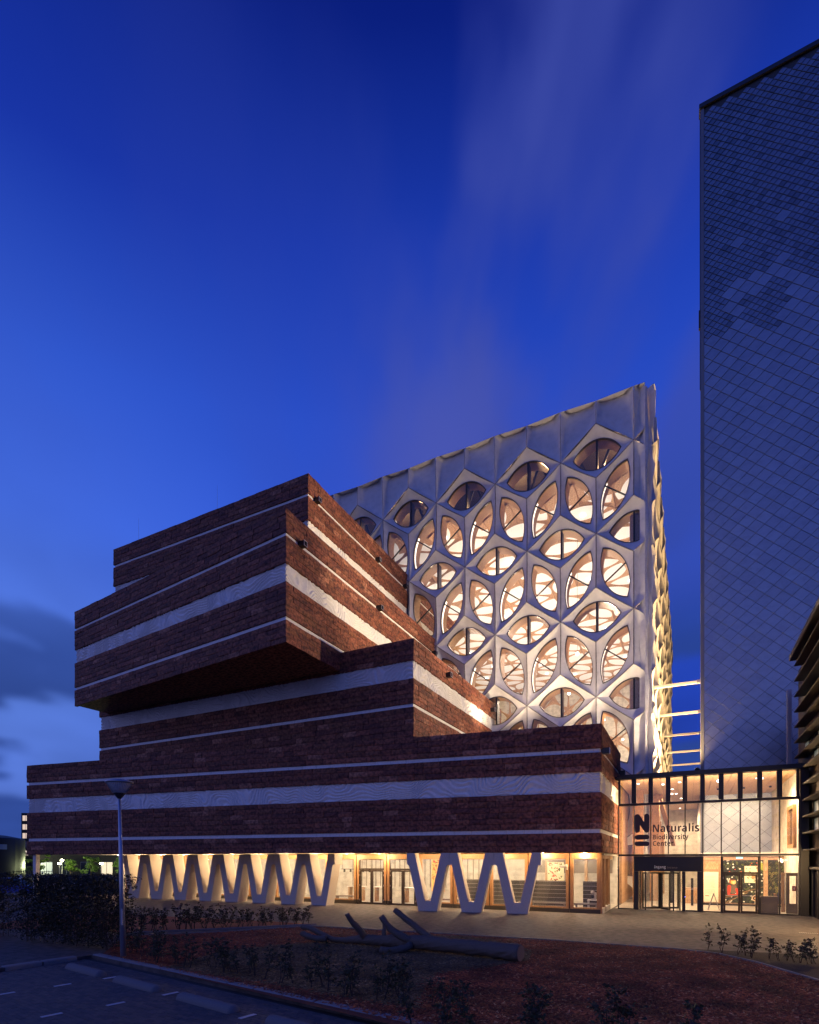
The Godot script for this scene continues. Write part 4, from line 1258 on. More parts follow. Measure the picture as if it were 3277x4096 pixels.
func mural_print():   # dark foliage with blossom, a sitting red monkey, a pale panel
	var r = RandomNumberGenerator.new(); r.seed = 31
	var im = Image.create(320, 384, false, Image.FORMAT_RGB8)
	im.fill(Color(0.09, 0.11, 0.07))
	for k in 240: ell(im, r.randf() * 320, r.randf() * 384, r.randf_range(8, 26), r.randf_range(3, 9), r.randf() * PI, [Color(0.13, 0.16, 0.08), Color(0.2, 0.24, 0.11), Color(0.29, 0.31, 0.14), Color(0.06, 0.07, 0.05)][r.randi() % 4])
	im.fill_rect(Rect2i(178, 52, 104, 150), Color(0.93, 0.88, 0.74))
	for k in 9:
		ell(im, r.randf_range(186, 276), r.randf_range(64, 190), r.randf_range(8, 17), r.randf_range(3, 6), r.randf() * PI, Color(0.36, 0.38, 0.22))
	stroke(im, Vector2(192, 130), Vector2(276, 190), 2, 2, Color(0.6, 0.45, 0.3))
	ell(im, 245, 150, 15, 20, 0.4, Color(0.72, 0.55, 0.36)); ell(im, 238, 128, 11, 10, 0, Color(0.80, 0.64, 0.42))
	for k in 70:
		var p = Vector2(r.randf() * 320, r.randf() * 384)
		if p.x > 170 and p.x < 290 and p.y < 205: continue
		for q in 5: ell(im, p.x + cos(q * 1.26) * 4, p.y + sin(q * 1.26) * 4, 3.6, 2.2, q * 1.26, Color(0.95, 0.93, 0.86))
	stroke(im, Vector2(0, 345), Vector2(320, 235), 8, 5, Color(0.45, 0.34, 0.2))
	stroke(im, Vector2(30, 384), Vector2(200, 290), 5, 4, Color(0.52, 0.4, 0.25))
	for k in 14: ell(im, r.randf() * 320, r.randf_range(20, 120), 5, 4, 0, Color(0.85, 0.32, 0.12))
	# monkey
	ell(im, 76, 250, 42, 60, 0.2, Color(0.30, 0.24, 0.19)); ell(im, 92, 262, 26, 40, 0.1, Color(0.42, 0.35, 0.28))
	stroke(im, Vector2(60, 240), Vector2(55, 320), 14, 9, Color(0.82, 0.22, 0.10)); stroke(im, Vector2(62, 320), Vector2(118, 312), 11, 9, Color(0.85, 0.26, 0.12))
	stroke(im, Vector2(116, 260), Vector2(128, 318), 10, 8, Color(0.8, 0.22, 0.1))
	ell(im, 84, 192, 26, 24, 0, Color(0.62, 0.36, 0.18)); ell(im, 92, 196, 20, 22, 0, Color(0.95, 0.74, 0.36)); ell(im, 97, 197, 12, 15, 0, Color(0.98, 0.84, 0.58))
	ell(im, 84, 176, 20, 8, 0.2, Color(0.36, 0.2, 0.1)); ell(im, 93, 192, 2, 2, 0, Color(0.08, 0.05, 0.04)); ell(im, 103, 192, 2, 2, 0, Color(0.08, 0.05, 0.04)); ell(im, 99, 203, 4, 2, 0, Color(0.3, 0.18, 0.14))
	stroke(im, Vector2(40, 322), Vector2(150, 316), 8, 6, Color(0.4, 0.3, 0.18))
	ell(im, 268, 338, 38, 30, 0, Color(0.86, 0.74, 0.6)); ell(im, 268, 338, 28, 21, 0, Color(0.2, 0.12, 0.1)); ell(im, 268, 338, 18, 12, 0, Color(0.8, 0.6, 0.42))
	for k in 6: stroke(im, Vector2(300, 20 + k * 11), Vector2(320, 40 + k * 10), 4, 3, Color(0.6, 0.62, 0.26))
	return im

func feather_print():
	var r = RandomNumberGenerator.new(); r.seed = 33
	var im = Image.create(128, 384, false, Image.FORMAT_RGB8)
	im.fill(Color(0.10, 0.10, 0.05))
	for k in 160: ell(im, r.randf() * 128, r.randf() * 384, 14, 2.5, -0.9 + r.randf_range(-0.5, 0.5), [Color(0.35, 0.38, 0.14), Color(0.22, 0.25, 0.09), Color(0.3, 0.24, 0.12)][r.randi() % 3])
	for k in 22:
		var p = Vector2(r.randf() * 90, r.randf_range(40, 380))
		ell(im, p.x, p.y, 9, 11, 0.3, Color(0.52, 0.5, 0.2)); ell(im, p.x, p.y, 6, 7, 0.3, Color(0.3, 0.2, 0.08)); ell(im, p.x, p.y, 3.5, 4, 0, Color(0.1, 0.16, 0.34))
	stroke(im, Vector2(108, 170), Vector2(88, 360), 12, 24, Color(0.07, 0.09, 0.26))
	ell(im, 104, 140, 16, 14, 0, Color(0.1, 0.18, 0.4)); stroke(im, Vector2(112, 160), Vector2(92, 205), 5, 2, Color(0.85, 0.75, 0.65))
	return im

func board_print():
	var im = Image.create(128, 320, false, Image.FORMAT_RGB8)
	im.fill(Color(0.92, 0.87, 0.76))
	im.fill_rect(Rect2i(0, 0, 128, 26), Color(0.62, 0.48, 0.36))
	var r = RandomNumberGenerator.new(); r.seed = 5
	for k in 22:
		if k in [3, 15]: continue
		var x = 12
		while x < 96:
			var w = r.randi_range(4, 12)
			im.fill_rect(Rect2i(x, 66 + k * 8, w, 2), Color(0.68, 0.62, 0.53))
			x += w + 3
	im.fill_rect(Rect2i(12, 256, 34, 6), Color(0.75, 0.3, 0.15))
	return im

# ---------------------------------------------------------------- wing on the right
func build_wing():
	var b = thing("slatted_office_wing", "dark brown office wing with rows of projecting ledges at the right edge", "building")
	var o = G(6.15, 0, 39.0)
	var fr = frame_at(o, -BX)
	mi("wall", box_mesh(Vector3(-2.4, 0, -8), Vector3(15, 14.8, -0.02)), M.brown_dark, b, fr)
	mi("roof_slab", box_mesh(Vector3(-0.3, 14.82, -8.2), Vector3(15.3, 15.15, 0.75), 0.03), M.brown_dark, b, fr)
	mi("corner_strip", box_mesh(Vector3(-4.5, 0.0, 0.06), Vector3(-4.2, 14.2, 0.32), 0.01), M.lamp_metal, b, fr)
	for k in 13:
		var y = 3.58 + 0.905 * k
		var x0 = 2.6 if y < 8.2 else 0.0
		mi("ledge", box_mesh(Vector3(x0, y - 0.04, 0.0), Vector3(15, y + 0.04, 0.55), 0.012), M.ledge, b, fr)
		if k == 12: continue
		if k % 4 in [0, 3]:
			for q in 8: mi("wall_panel", box_mesh(Vector3(max(x0, 0.0) + 0.02 + q * 1.22, y + 0.06, -0.02), Vector3(max(x0, 0.0) + 1.2 + q * 1.22, y + 0.84, 0.06), 0.006), M.brown_wall, b, fr)
		else:
			for q in 8:
				var x = max(x0, 0.0) + q * 1.22
				var w = mi("window", box_mesh(Vector3(x + 0.04, y + 0.08, -0.02), Vector3(x + 1.18, y + 0.82, 0.02)), M.bronze, b, fr)
				mi("pane", box_mesh(Vector3(x + 0.1, y + 0.13, 0.02), Vector3(x + 1.12, y + 0.77, 0.03)), M.wing_glass if (q * 7 + k * 3) % 3 == 0 else M.glass_dark, w)
	mi("door_frame", box_mesh(Vector3(2.8, 0, 0.0), Vector3(3.0, 2.5, 0.18), 0.01), M.black, b, fr)
	mi("door_frame", box_mesh(Vector3(4.2, 0, 0.0), Vector3(4.4, 2.5, 0.18), 0.01), M.black, b, fr)
	mi("door", box_mesh(Vector3(3.02, 0, 0.0), Vector3(4.18, 2.4, 0.06), 0.01), M.bronze, b, fr)
	mi("door_canopy", box_mesh(Vector3(2.7, 2.55, 0.0), Vector3(5.6, 2.68, 0.3), 0.01), M.ledge, b, fr)
	for q in 7: mi("wall_panel", box_mesh(Vector3(4.5 + q * 1.22, 0.1, -0.02), Vector3(5.68 + q * 1.22, 2.5, 0.06), 0.006), M.brown_wall, b, fr)
	settle(b, o)

# ---------------------------------------------------------------- lights
func omni(at, color, energy, size = 0.12, called = "lamp_light"):
	var l = OmniLight3D.new()
	l.name = numbered(called)
	l.light_color = Color(color.x, color.y, color.z).linear_to_srgb()
	l.light_energy = energy
	l.light_size = size
	l.omni_range = 60.0
	l.omni_attenuation = 2.0
	l.shadow_enabled = true
	add_child(l)
	l.position = at
	return l

func spot(at, towards, color, energy, angle, size = 0.2):
	var l = SpotLight3D.new()
	l.name = numbered("flood_light")
	l.light_color = Color(color.x, color.y, color.z).linear_to_srgb()
	l.light_energy = energy
	l.light_size = size
	l.spot_range = 90.0
	l.spot_attenuation = 2.0
	l.spot_angle = angle
	l.spot_angle_attenuation = 0.6
	l.shadow_enabled = true
	add_child(l)
	var d = (towards - at).normalized()
	l.transform = Transform3D(Basis.looking_at(d, Vector3.UP if abs(d.y) < 0.95 else Vector3.RIGHT), at)
	return l

func flood(at, towards, color, energy, angle, label):
	var d = (towards - at).normalized()
	var bs = Basis.looking_at(d, Vector3.UP if abs(d.y) < 0.95 else Vector3.RIGHT)
	var t = thing("flood_lamp", label, "floodlight", at, 0.0, "flood lamps on the roofs")
	mi("body", box_mesh(Vector3(-0.16, -0.1, -0.1), Vector3(0.16, 0.1, 0.06), 0.015), M.black, t, Transform3D(bs, Vector3.ZERO))
	mi("lens", box_mesh(Vector3(-0.13, -0.08, -0.108), Vector3(0.13, 0.08, -0.101)), glow(color, 3.0), t, Transform3D(bs, Vector3.ZERO))
	mi("bracket", box_mesh(Vector3(-0.03, -0.5, -0.02), Vector3(0.03, -0.08, 0.02)), M.black, t)
	spot(at + d * 0.16, towards, color, energy, angle)

const WARM := Vector3(1.0, 0.71, 0.41)
const PALE := Vector3(1.0, 0.76, 0.50)
const GOLD := Vector3(1.0, 0.62, 0.27)
const AMBER := Vector3(1.0, 0.60, 0.27)

func hang(p):  # hidden lamp added to brighten the entrance ceiling, floor and tiled wall
	var t = thing("added_beam_lamp", "added small lamp tucked out of sight behind the black beam of the entrance hall glass", "lamp", p, 0.0, "added beam lamps in the entrance hall")
	mi("body", box_mesh(Vector3(-0.05, -0.045, -0.05), Vector3(0.05, 0.045, 0.05), 0.01), M.downlight, t)
	mi("arm", box_mesh(Vector3(-0.02, -0.06, -0.02), Vector3(0.02, -0.045, 0.4)), M.black, t)
	omni(p, WARM, 6.5, 0.05, "added_beam_light")

func build_lights():
	# hall: pendant lamps added high in the atrium to brighten its ribs
	var gl = st_new(true)
	lathe(gl, [Vector2(0.0, -0.16), Vector2(0.12, -0.12), Vector2(0.17, 0.0), Vector2(0.12, 0.12), Vector2(0.0, 0.16)], 14)
	var globe = done(gl)
	var first = null
	for q in [[-9, 52], [-20, 53], [-12, 64], [-22, 66], [-10, 78], [-22, 82], [-9, 92], [-30, 58]]:
		var p = G(q[0], 22.0, q[1])
		var t = thing("added_pendant_lamp", "added glowing round lamp hung high inside the hall behind its lens windows", "lamp", p, 0.0, "added pendant lamps in the hall")
		mi("globe", globe, M.downlight, t)
		mi("cable", box_mesh(Vector3(-0.01, 0.15, -0.01), Vector3(0.01, 11.2, 0.01)), M.black, t)
		omni(p, Vector3(1.0, 0.79, 0.57), 76.0, 0.16, "added_pendant_light")
	omni(G(-14, 36.6, 50), AMBER, 24.0, 0.2, "attic_light")
	omni(G(-26, 36.6, 50), AMBER, 20.0, 0.2, "attic_light")
	omni(G(-5, 36.6, 50), AMBER, 20.0, 0.2, "attic_light")
	# roof floodlights
	flood(G(7.4, 15.6, 38.5), G(-20, 19.0, 33.0), PALE, 500.0, 33.0, "added unseen flood lamp on the brown wing's roof, aimed at the stone block")  # added out of view, stands in for the hall glow on the stone
	flood(G(7.6, 15.6, 36.5), G(-21.5, 22.5, 35.0), PALE, 720.0, 16.0, "added unseen flood lamp on the brown wing's roof, aimed at the uppermost stone tiers")  # second added lamp, evens out the uppermost tiers
	flood(G(0.6, 8.95, 40.5), G(-8, 22, 45), PALE, 110.0, 40.0, "flood lamp on the entrance roof aimed up at the lens windows")
	flood(G(-7.5, 10.9, 40.5), G(-8, 30, 45), PALE, 85.0, 45.0, "flood lamp on the stone roof nearest the hall corner")
	flood(G(-12.5, 10.9, 40.0), G(-13.5, 30, 45), PALE, 85.0, 45.0, "flood lamp on the stone roof below the middle windows")
	flood(G(-0.6, 8.8, 47.5), G(-3.0, 33, 50), GOLD, 460.0, 52.0, "first flood lamp in the gap between hall and tower")
	flood(G(-0.6, 8.8, 55.5), G(-3.0, 32, 59), GOLD, 460.0, 52.0, "second flood lamp in the gap between hall and tower")
	flood(G(-0.4, 0.6, 66.0), G(-3.0, 28, 71), GOLD, 650.0, 55.0, "third flood lamp in the gap between hall and tower")
	flood(G(-0.4, 0.6, 80.0), G(-3.0, 28, 86), GOLD, 650.0, 55.0, "fourth flood lamp in the gap, farthest back")
	# under the stone block: soffit lamps and the rooms behind the glass
	var disc = st_new(); lathe(disc, [Vector2(0, -0.03), Vector2(0.07, -0.03), Vector2(0.08, 0.02)], 12)
	var dm = done(disc)
	var lw = frame_at(Vector3(-6.07, 0, -36.77), Vector3(15.93, 0, 7.08).normalized())
	var rw = frame_at(Vector3(10.30, 0, -29.51), Vector3(0.950, 0, 0.3122))
	for k in 16:
		var p = lw * Vector3(3.735 - 2.49 * k, 3.47, -1.55) if k < 11 else rw * Vector3([0, -3.2, -5.8, -8.4, -11.0][k - 11] + 0.0, 3.47, -1.5)
		if k == 11: p = rw * Vector3(-0.9, 3.47, -1.6)
		var t = thing("soffit_lamp", "small round lamp set in the ceiling over the zigzag columns", "lamp", p, 0.0, "soffit lamps over the walk")
		mi("disc", dm, M.disc, t)
		omni(p + Vector3(0, -0.12, 0), Vector3(1.0, 0.67, 0.37), 7.0, 0.08, "soffit_light")
	for x in [-2.2, -5.8, -9.6, -13.0, -17.0, -22.0, -27.5, -33.0, -38.5]:
		var p = G(-4.33 + x, 3.3, 32.6 + 3.0)
		var t = thing("ceiling_lamp", "small bright lamp in the ceiling of the ground floor room", "lamp", p, 0.0, "ceiling lamps in the ground floor rooms")
		mi("disc", dm, M.downlight, t)
		omni(p + Vector3(0, -0.14, 0), Vector3(1.0, 0.80, 0.56), 10.0, 0.1, "ceiling_glow")
	# entrance hall
	for q in [1.9, 3.4, 4.9]:  # spots added to warm the tiled wall
		var wp = G(q, 7.9, 43.2)
		var ww = thing("added_wall_washer", "added small spot in the entrance ceiling to brighten the tiled wall", "lamp", wp, 0.0, "added wall washers in the entrance hall")
		mi("body", box_mesh(Vector3(-0.06, -0.06, -0.06), Vector3(0.06, 0.06, 0.06), 0.01), M.black, ww)
		spot(wp + Vector3(0, -0.1, 0), G(q, 4.6, 48.0), WARM, 7.0, 50.0, 0.1)
	for q in [-2.6, -0.6, 1.3, 3.2, 4.9]: hang(G(q, 6.50, 37.0))
	var wl = thing("added_wall_lamp", "added unseen wall lamp on the brown wing beyond its door", "lamp", G(6.0, 3.05, 28.0))  # added out of view to light the brown wall panels
	mi("body", box_mesh(Vector3(-0.1, -0.06, -0.1), Vector3(0.1, 0.06, 0.1), 0.02), M.downlight, wl)
	omni(G(5.75, 3.0, 28.0), GOLD, 26.0, 0.1, "added_wall_light")
	for q in [[1.7, -2.4, 15.0], [4.0, -2.4, 15.0], [-1.4, -2.6, 15.0], [-1.0, -8.5, 26.0], [-0.8, -16.0, 26.0], [-0.6, -21.0, 20.0]]:
		var p = G(q[0], 7.93, 36.5 - q[1])
		var t = thing("hall_downlight", "round downlight in the timber ceiling of the entrance hall", "lamp", p, 0.0, "downlights in the entrance hall")
		mi("disc", dm, M.downlight, t)
		spot(p + Vector3(0, -0.05, 0), p - Vector3(0, 5, 0), WARM, q[2] * 2.8, 78.0, 0.1)
	for q in [[2.0, 3.2, 39.2], [4.4, 3.2, 39.2], [-2.2, 3.0, 40.0], [0.2, 3.1, 41.5]]:
		omni(G(q[0], q[1] - 0.1, q[2]), WARM, 3.2, 0.1, "entrance_light")

# ---------------------------------------------------------------- background at the left
func leaf_cloud(st, c, rad, count, size, r, tones):
	for k in count:
		var d = Vector3(r.randfn(), r.randfn(), r.randfn()).normalized() * pow(r.randf(), 0.4)
		var p = c + d * rad
		var t = tones[r.randi() % tones.size()]
		st.set_color(Color(t.x, t.y, t.z))
		leaf(st, p, size * r.randf_range(0.6, 1.3), r)

func leaf(st, p, s, r):
	var a = Vector3(r.randfn(), r.randfn() * 0.6, r.randfn()).normalized()
	var n = Vector3(r.randfn(), r.randfn() + 0.4, r.randfn()).normalized()
	var b = a.cross(n).normalized() * s * 0.32
	a *= s * 0.5
	st.add_vertex(p - a); st.add_vertex(p + b); st.add_vertex(p + a)
	st.add_vertex(p - a); st.add_vertex(p + a); st.add_vertex(p - b)

const GREENS := [Vector3(0.06, 0.11, 0.015), Vector3(0.085, 0.15, 0.02), Vector3(0.045, 0.085, 0.014), Vector3(0.11, 0.18, 0.03)]
const DARKS := [Vector3(0.016, 0.021, 0.008), Vector3(0.011, 0.015, 0.007), Vector3(0.026, 0.028, 0.010), Vector3(0.028, 0.021, 0.010)]

func tree(label, at, h, wide, sd, tones):
	var r = RandomNumberGenerator.new(); r.seed = sd
	var t = thing("street_tree", label, "tree", at)
	var st = st_new()
	tube(st, [Vector3.ZERO, Vector3(0.05, h * 0.3, 0), Vector3(-0.05, h * 0.62, 0.05), Vector3(0.05, h * 0.92, 0)], [0.13, 0.10, 0.06, 0.02], 7, 0.2, sd)
	for k in 7:
		var y = h * r.randf_range(0.3, 0.75)
		var a = r.randf() * TAU
		tube(st, [Vector3(0, y, 0), Vector3(cos(a) * wide * 0.5, y + h * 0.1, sin(a) * wide * 0.5), Vector3(cos(a) * wide * 0.9, y + h * 0.14, sin(a) * wide * 0.9)], [0.05, 0.03, 0.012], 5)
	mi("trunk", done(st), M.bark_dark, t)
	var lf = st_new()
	for k in 16:
		var a = r.randf() * TAU
		var y = h * r.randf_range(0.34, 0.98)
		var d = wide * r.randf_range(0.1, 1.0) * (1.15 - y / h * 0.75)
		leaf_cloud(lf, Vector3(cos(a) * d, y, sin(a) * d), Vector3(0.75, 0.4, 0.75) * r.randf_range(0.5, 1.0), 150, 0.2, r, tones)
	mi("crown", done(lf), M.leaf, t)

func car(label, at, turn, paint):
	var t = thing("parked_car", label, "car", at, turn, "cars parked beyond the hedge")
	var st = st_new()
	prism(st, PackedVector2Array([Vector2(-2.1, 0.3), Vector2(2.1, 0.3), Vector2(2.15, 0.75), Vector2(1.3, 0.92), Vector2(-1.9, 0.95), Vector2(-2.12, 0.8)]), -0.86, 0.86)
	mi("body", done(st), paint, t)
	var cb = st_new()
	prism(cb, PackedVector2Array([Vector2(-1.85, 0.95), Vector2(1.1, 0.93), Vector2(0.45, 1.42), Vector2(-0.2, 1.5), Vector2(-1.3, 1.46)]), -0.74, 0.74)
	mi("cabin", done(cb), M.glass_dark, t)
	mi("roof", box_mesh(Vector3(-1.25, 1.47, -0.7), Vector3(0.3, 1.53, 0.7), 0.03), paint, t)
	var w = st_new()
	tube(w, [Vector3(0, 0, -0.1), Vector3(0, 0, 0.1)], [0.31, 0.31], 16)
	var wm = done(w)
	for q in [[-1.3, 0.82], [1.35, 0.82], [-1.3, -0.82], [1.35, -0.82]]: mi("wheel", wm, M.black, t, Transform3D(Basis.IDENTITY, Vector3(q[0], 0.31, q[1])))
	for z in [-0.6, 0.6]: mi("headlight", box_mesh(Vector3(2.08, 0.6, z - 0.15), Vector3(2.16, 0.74, z + 0.15), 0.02), M.steel, t)

func windows_block(b, fr, cols, rows, w, h, x0, y0, dx, dy, lit):
	for j in rows:
		for i in cols:
			var f = mi("window", box_mesh(Vector3(x0 + i * dx, y0 + j * dy, -0.05), Vector3(x0 + i * dx + w, y0 + j * dy + h, 0.04), 0.02), M.tower_trim, b, fr)
			var m = M.glass_dark
			var key = j * cols + i
			if lit.has(key): m = lit[key]
			for s in 2: mi("pane", box_mesh(Vector3(x0 + i * dx + 0.06 + s * (w / 2), y0 + j * dy + 0.07, 0.04), Vector3(x0 + i * dx + w / 2 - 0.03 + s * (w / 2), y0 + j * dy + h - 0.07, 0.05)), m, f)

func build_background():
	var lit = glow(Vector3(1.0, 0.72, 0.36), 0.75)
	var cool = glow(Vector3(0.55, 0.85, 0.62), 0.08)
	# low brick building across the far street
	var b = thing("low_brick_building", "low dark brick building with lit windows, seen beneath the stone block at the left", "building", Vector3(-62, 0, -96))
	mi("wall", box_mesh(Vector3(-3, 0, -10), Vector3(36, 9.0, 0)), M.brick, b)
	mi("roof_edge", box_mesh(Vector3(-3.2, 9.0, -10.2), Vector3(36.2, 9.3, 0.2), 0.03), M.black, b)
	windows_block(b, Transform3D.IDENTITY, 10, 1, 2.1, 2.3, -2.4, 0.5, 3.5, 1, {0: cool, 3: lit, 4: lit, 5: cool})
	windows_block(b, Transform3D.IDENTITY, 10, 1, 2.1, 1.9, -2.4, 4.3, 3.5, 1, {3: cool, 7: cool})
	# tall flats at the far left
	var a = thing("apartment_tower", "distant dark apartment tower with a few lit windows at the far left", "building", Vector3(-86, 0, -122))
	mi("wall", box_mesh(Vector3(-0.1, 0, -8), Vector3(1.7, 13.6, 0)), M.brick, a)
	mi("stair_tower", box_mesh(Vector3(1.7, 0, -8), Vector3(5.2, 15.0, -0.4)), M.brown_dark, a)
	windows_block(a, Transform3D.IDENTITY, 1, 5, 1.3, 1.3, 0.15, 4.0, 1, 1.95, {0: lit, 2: lit, 3: lit, 4: lit})
	# round tank
	var k = thing("round_tank", "dark round storage tank with a pale panel near its domed top", "tank", Vector3(-57.6, 0, -72))
	var st = st_new(true)
	lathe(st, [Vector2(6.0, 0), Vector2(6.0, 5.7), Vector2(5.9, 5.95)], 48)
	mi("wall", done(st), M.black, k)
	var dome = st_new(true)
	lathe(dome, [Vector2(5.9, 5.95), Vector2(4.0, 6.35), Vector2(2.0, 6.55), Vector2(0, 6.6)], 48)
	mi("dome", done(dome), M.brown_dark, k)
	var pn = st_new(true)
	for q in 10:
		var t0 = lerp(0.55, 1.35, q / 10.0); var t1 = lerp(0.55, 1.35, (q + 1) / 10.0)
		var p0 = Vector3(sin(t0) * 6.03, 4.45, cos(t0) * 6.03); var p1 = Vector3(sin(t1) * 6.03, 4.45, cos(t1) * 6.03)
		quad(pn, p0, p1, p1 + Vector3(0, 0.65, 0), p0 + Vector3(0, 0.65, 0), p0)
	mi("panel", done(pn), mat(Vector3(0.22, 0.3, 0.42), 0.5), k)
	mi("red_beacon", box_mesh(Vector3(3.5, 6.3, 1.0), Vector3(3.7, 6.5, 1.2), 0.03), glow(Vector3(1.0, 0.06, 0.02), 3.0), k)
	# street lights
	var g = st_new(true); lathe(g, [Vector2(0, -0.16), Vector2(0.2, -0.1), Vector2(0.24, 0.0), Vector2(0.18, 0.1), Vector2(0, 0.14)], 12)
	var gm = done(g)
	var lampg = glow(Vector3(1.0, 1.0, 0.62), 30.0)
	for q in [[-65.9, 2.6, -92, "left most street light beside the round tank"], [-52.2, 2.6, -82, "street light left of the small tree, the lower of a close pair"], [-53.7, 3.1, -85, "street light above and right of the close pair"], [-45.4, 2.6, -81, "street light in front of the brick building near the lamp post"]]:
		var t = thing("street_light", "glowing greenish " + q[3], "street light", Vector3(q[0], 0, q[2]))
		var ps = st_new(); tube(ps, [Vector3.ZERO, Vector3(0, q[1] - 0.12, 0)], [0.06, 0.045], 8)
		mi("pole", done(ps), M.steel, t)
		mi("globe", gm, lampg, t, Transform3D(Basis.IDENTITY, Vector3(0, q[1], 0)))
		omni(Vector3(q[0], q[1], q[2]), Vector3(0.9, 1.0, 0.5), 20.0, 0.12, "street_light_light")
	tree("small green tree lit by the lamp beside the round tank", Vector3(-59.6, 0, -88.5), 4.6, 2.3, 3, GREENS)
	tree("dim round tree below the close pair of street lights", Vector3(-54.6, 0, -88.5), 3.0, 1.4, 4, GREENS)
	tree("bright green small tree right of the paired street lights", Vector3(-50.4, 0, -87.0), 3.7, 2.0, 5, GREENS)
	tree("green tree half hidden behind the lamp post", Vector3(-44.6, 0, -85), 3.6, 1.4, 6, GREENS)
	tree("dark distant tree between the tank and the flats", Vector3(-74.5, 0, -105), 6.6, 2.2, 8, DARKS)
	# cars, notice board, fence, far hedge
	car("silver parked car, largest of the roofs above the hedge", Vector3(-32.4, 0, -51), 0.2, M.steel)
	car("blue parked car left of the silver one", Vector3(-34.3, 0, -47.5), 0.1, mat(Vector3(0.02, 0.05, 0.3), 0.3, 0.3))
	car("dark parked car right of the silver one", Vector3(-28.0, 0, -51.5), 0.15, M.brown_dark)
	var s = thing("notice_board", "small white notice board on two posts above the left hedge", "sign", Vector3(-28.0, 0, -39.6))
	mi("board", box_mesh(Vector3(-0.14, 1.72, -0.02), Vector3(0.14, 1.98, 0.02), 0.005), M.white_stone, s)
	for x in [-0.11, 0.11]: mi("leg", box_mesh(Vector3(x - 0.02, 0, -0.04), Vector3(x + 0.02, 1.98, -0.02)), M.black, s)
	var f = thing("railing_fence", "dark upright railing fence in front of the brick building", "fence", Vector3(-58, 0, -72))
	var bar = box_mesh(Vector3(-0.02, 0, -0.02), Vector3(0.02, 1.7, 0.02))
	for q in 40: mi("railing_bar", bar, M.black, f, Transform3D(Basis.IDENTITY, Vector3(q * 0.3, 0, 0)))
	for y in [0.2, 1.6]: mi("rail", box_mesh(Vector3(-0.05, y - 0.03, -0.018), Vector3(11.8, y + 0.03, 0.018)), M.black, f)
	hedge("far_hedge", "long clipped dark hedge in front of the parked cars and brick building", Vector3(-42, 0, -66), Vector3(-20, 0, -64), 1.35, 1.0, 3500, 0.16, 41, 0.05)

func hedge(called, label, a, c, h, thick, count, size, sd, ragged = 0.3):
	var r = RandomNumberGenerator.new(); r.seed = sd
	var mid = (a + c) / 2
	var t = thing(called, label, "hedge", mid)
	var d = c - a
	var n = Vector3(d.z, 0, -d.x).normalized()
	var st = st_new()
	var nz = FastNoiseLite.new(); nz.seed = sd; nz.frequency = 0.7
	for k in count:
		var u = r.randf()
		var y = pow(r.randf(), 0.85)
		var top = h + ragged * nz.get_noise_1d(u * d.length() * 2.0) + ragged * 0.5 * r.randfn() * 0.3
		var w = (r.randf() - 0.5) * thick * (1.0 + 0.4 * nz.get_noise_2d(u * d.length(), y * h * 2.0))
		if ragged > 0.1 and nz.get_noise_2d(u * d.length() * 2.4, y * 5.0 + 9.0) < -0.22 - 0.5 * y: continue
		var tn = DARKS[r.randi() % 4]
		st.set_color(Color(tn.x, tn.y, tn.z))
		leaf(st, a + d * u + n * w + Vector3(0, 0.1 + y * top, 0) - mid, size * r.randf_range(0.6, 1.3), r)
	mi("foliage", done(st), M.leaf, t)
	var tw = st_new()
	for k in int(d.length() * 5.0):
		var p = a + d * r.randf() + n * (r.randf() - 0.5) * thick * 0.7 - mid
		tube(tw, [p, p + Vector3(r.randfn() * 0.06, h * 0.5, r.randfn() * 0.06), p + Vector3(r.randfn() * 0.14, h * r.randf_range(0.85, 1.05), r.randfn() * 0.14)], [0.014, 0.010, 0.004], 4)
	mi("stems", done(tw), M.bark_dark, t)

# ---------------------------------------------------------------- garden
func make_sapling(sd):
	var r = RandomNumberGenerator.new(); r.seed = sd
	var t = Node3D.new()
	var st = st_new(); var lf = st_new()
	for stem in 2 + sd % 2:
		var lean = Vector3(r.randfn() * 0.12, 1.0, r.randfn() * 0.12)
		var h = r.randf_range(0.7, 1.0)
		var pts = []; var rad = []
		for k in 6:
			var u = k / 5.0
			pts.append(Vector3(lean.x * u + sin(u * 5.0 + sd) * 0.035, h * u, lean.z * u + cos(u * 4.0 + sd) * 0.035) + Vector3(r.randfn() * 0.02, 0, r.randfn() * 0.02))
			rad.append(0.012 * (1.1 - u))
		tube(st, pts, rad, 4)
		for k in 11:
			var u = r.randf_range(0.22, 1.0)
			var p = pts[min(int(u * 5), 4)].lerp(pts[min(int(u * 5) + 1, 5)], fmod(u * 5, 1.0))
			var a = r.randf() * TAU
			var l = r.randf_range(0.08, 0.24) * (1.25 - u * 0.7)
			var e = p + Vector3(cos(a) * l, l * r.randf_range(0.1, 0.9), sin(a) * l)
			tube(st, [p, e], [0.005, 0.002], 3)
			for q in 8:
				var tn = [Vector3(0.055, 0.060, 0.022), Vector3(0.035, 0.045, 0.016), Vector3(0.075, 0.052, 0.024), Vector3(0.045, 0.032, 0.016)][r.randi() % 4]
				lf.set_color(Color(tn.x, tn.y, tn.z))
				leaf(lf, p.lerp(e, r.randf_range(0.3, 1.1)) + Vector3(r.randfn(), r.randfn(), r.randfn()) * 0.025, r.randf_range(0.05, 0.085), r)
	mi("stems", done(st), M.bark_dark, t)
	mi("leaves", done(lf), M.leaf, t)
	return t

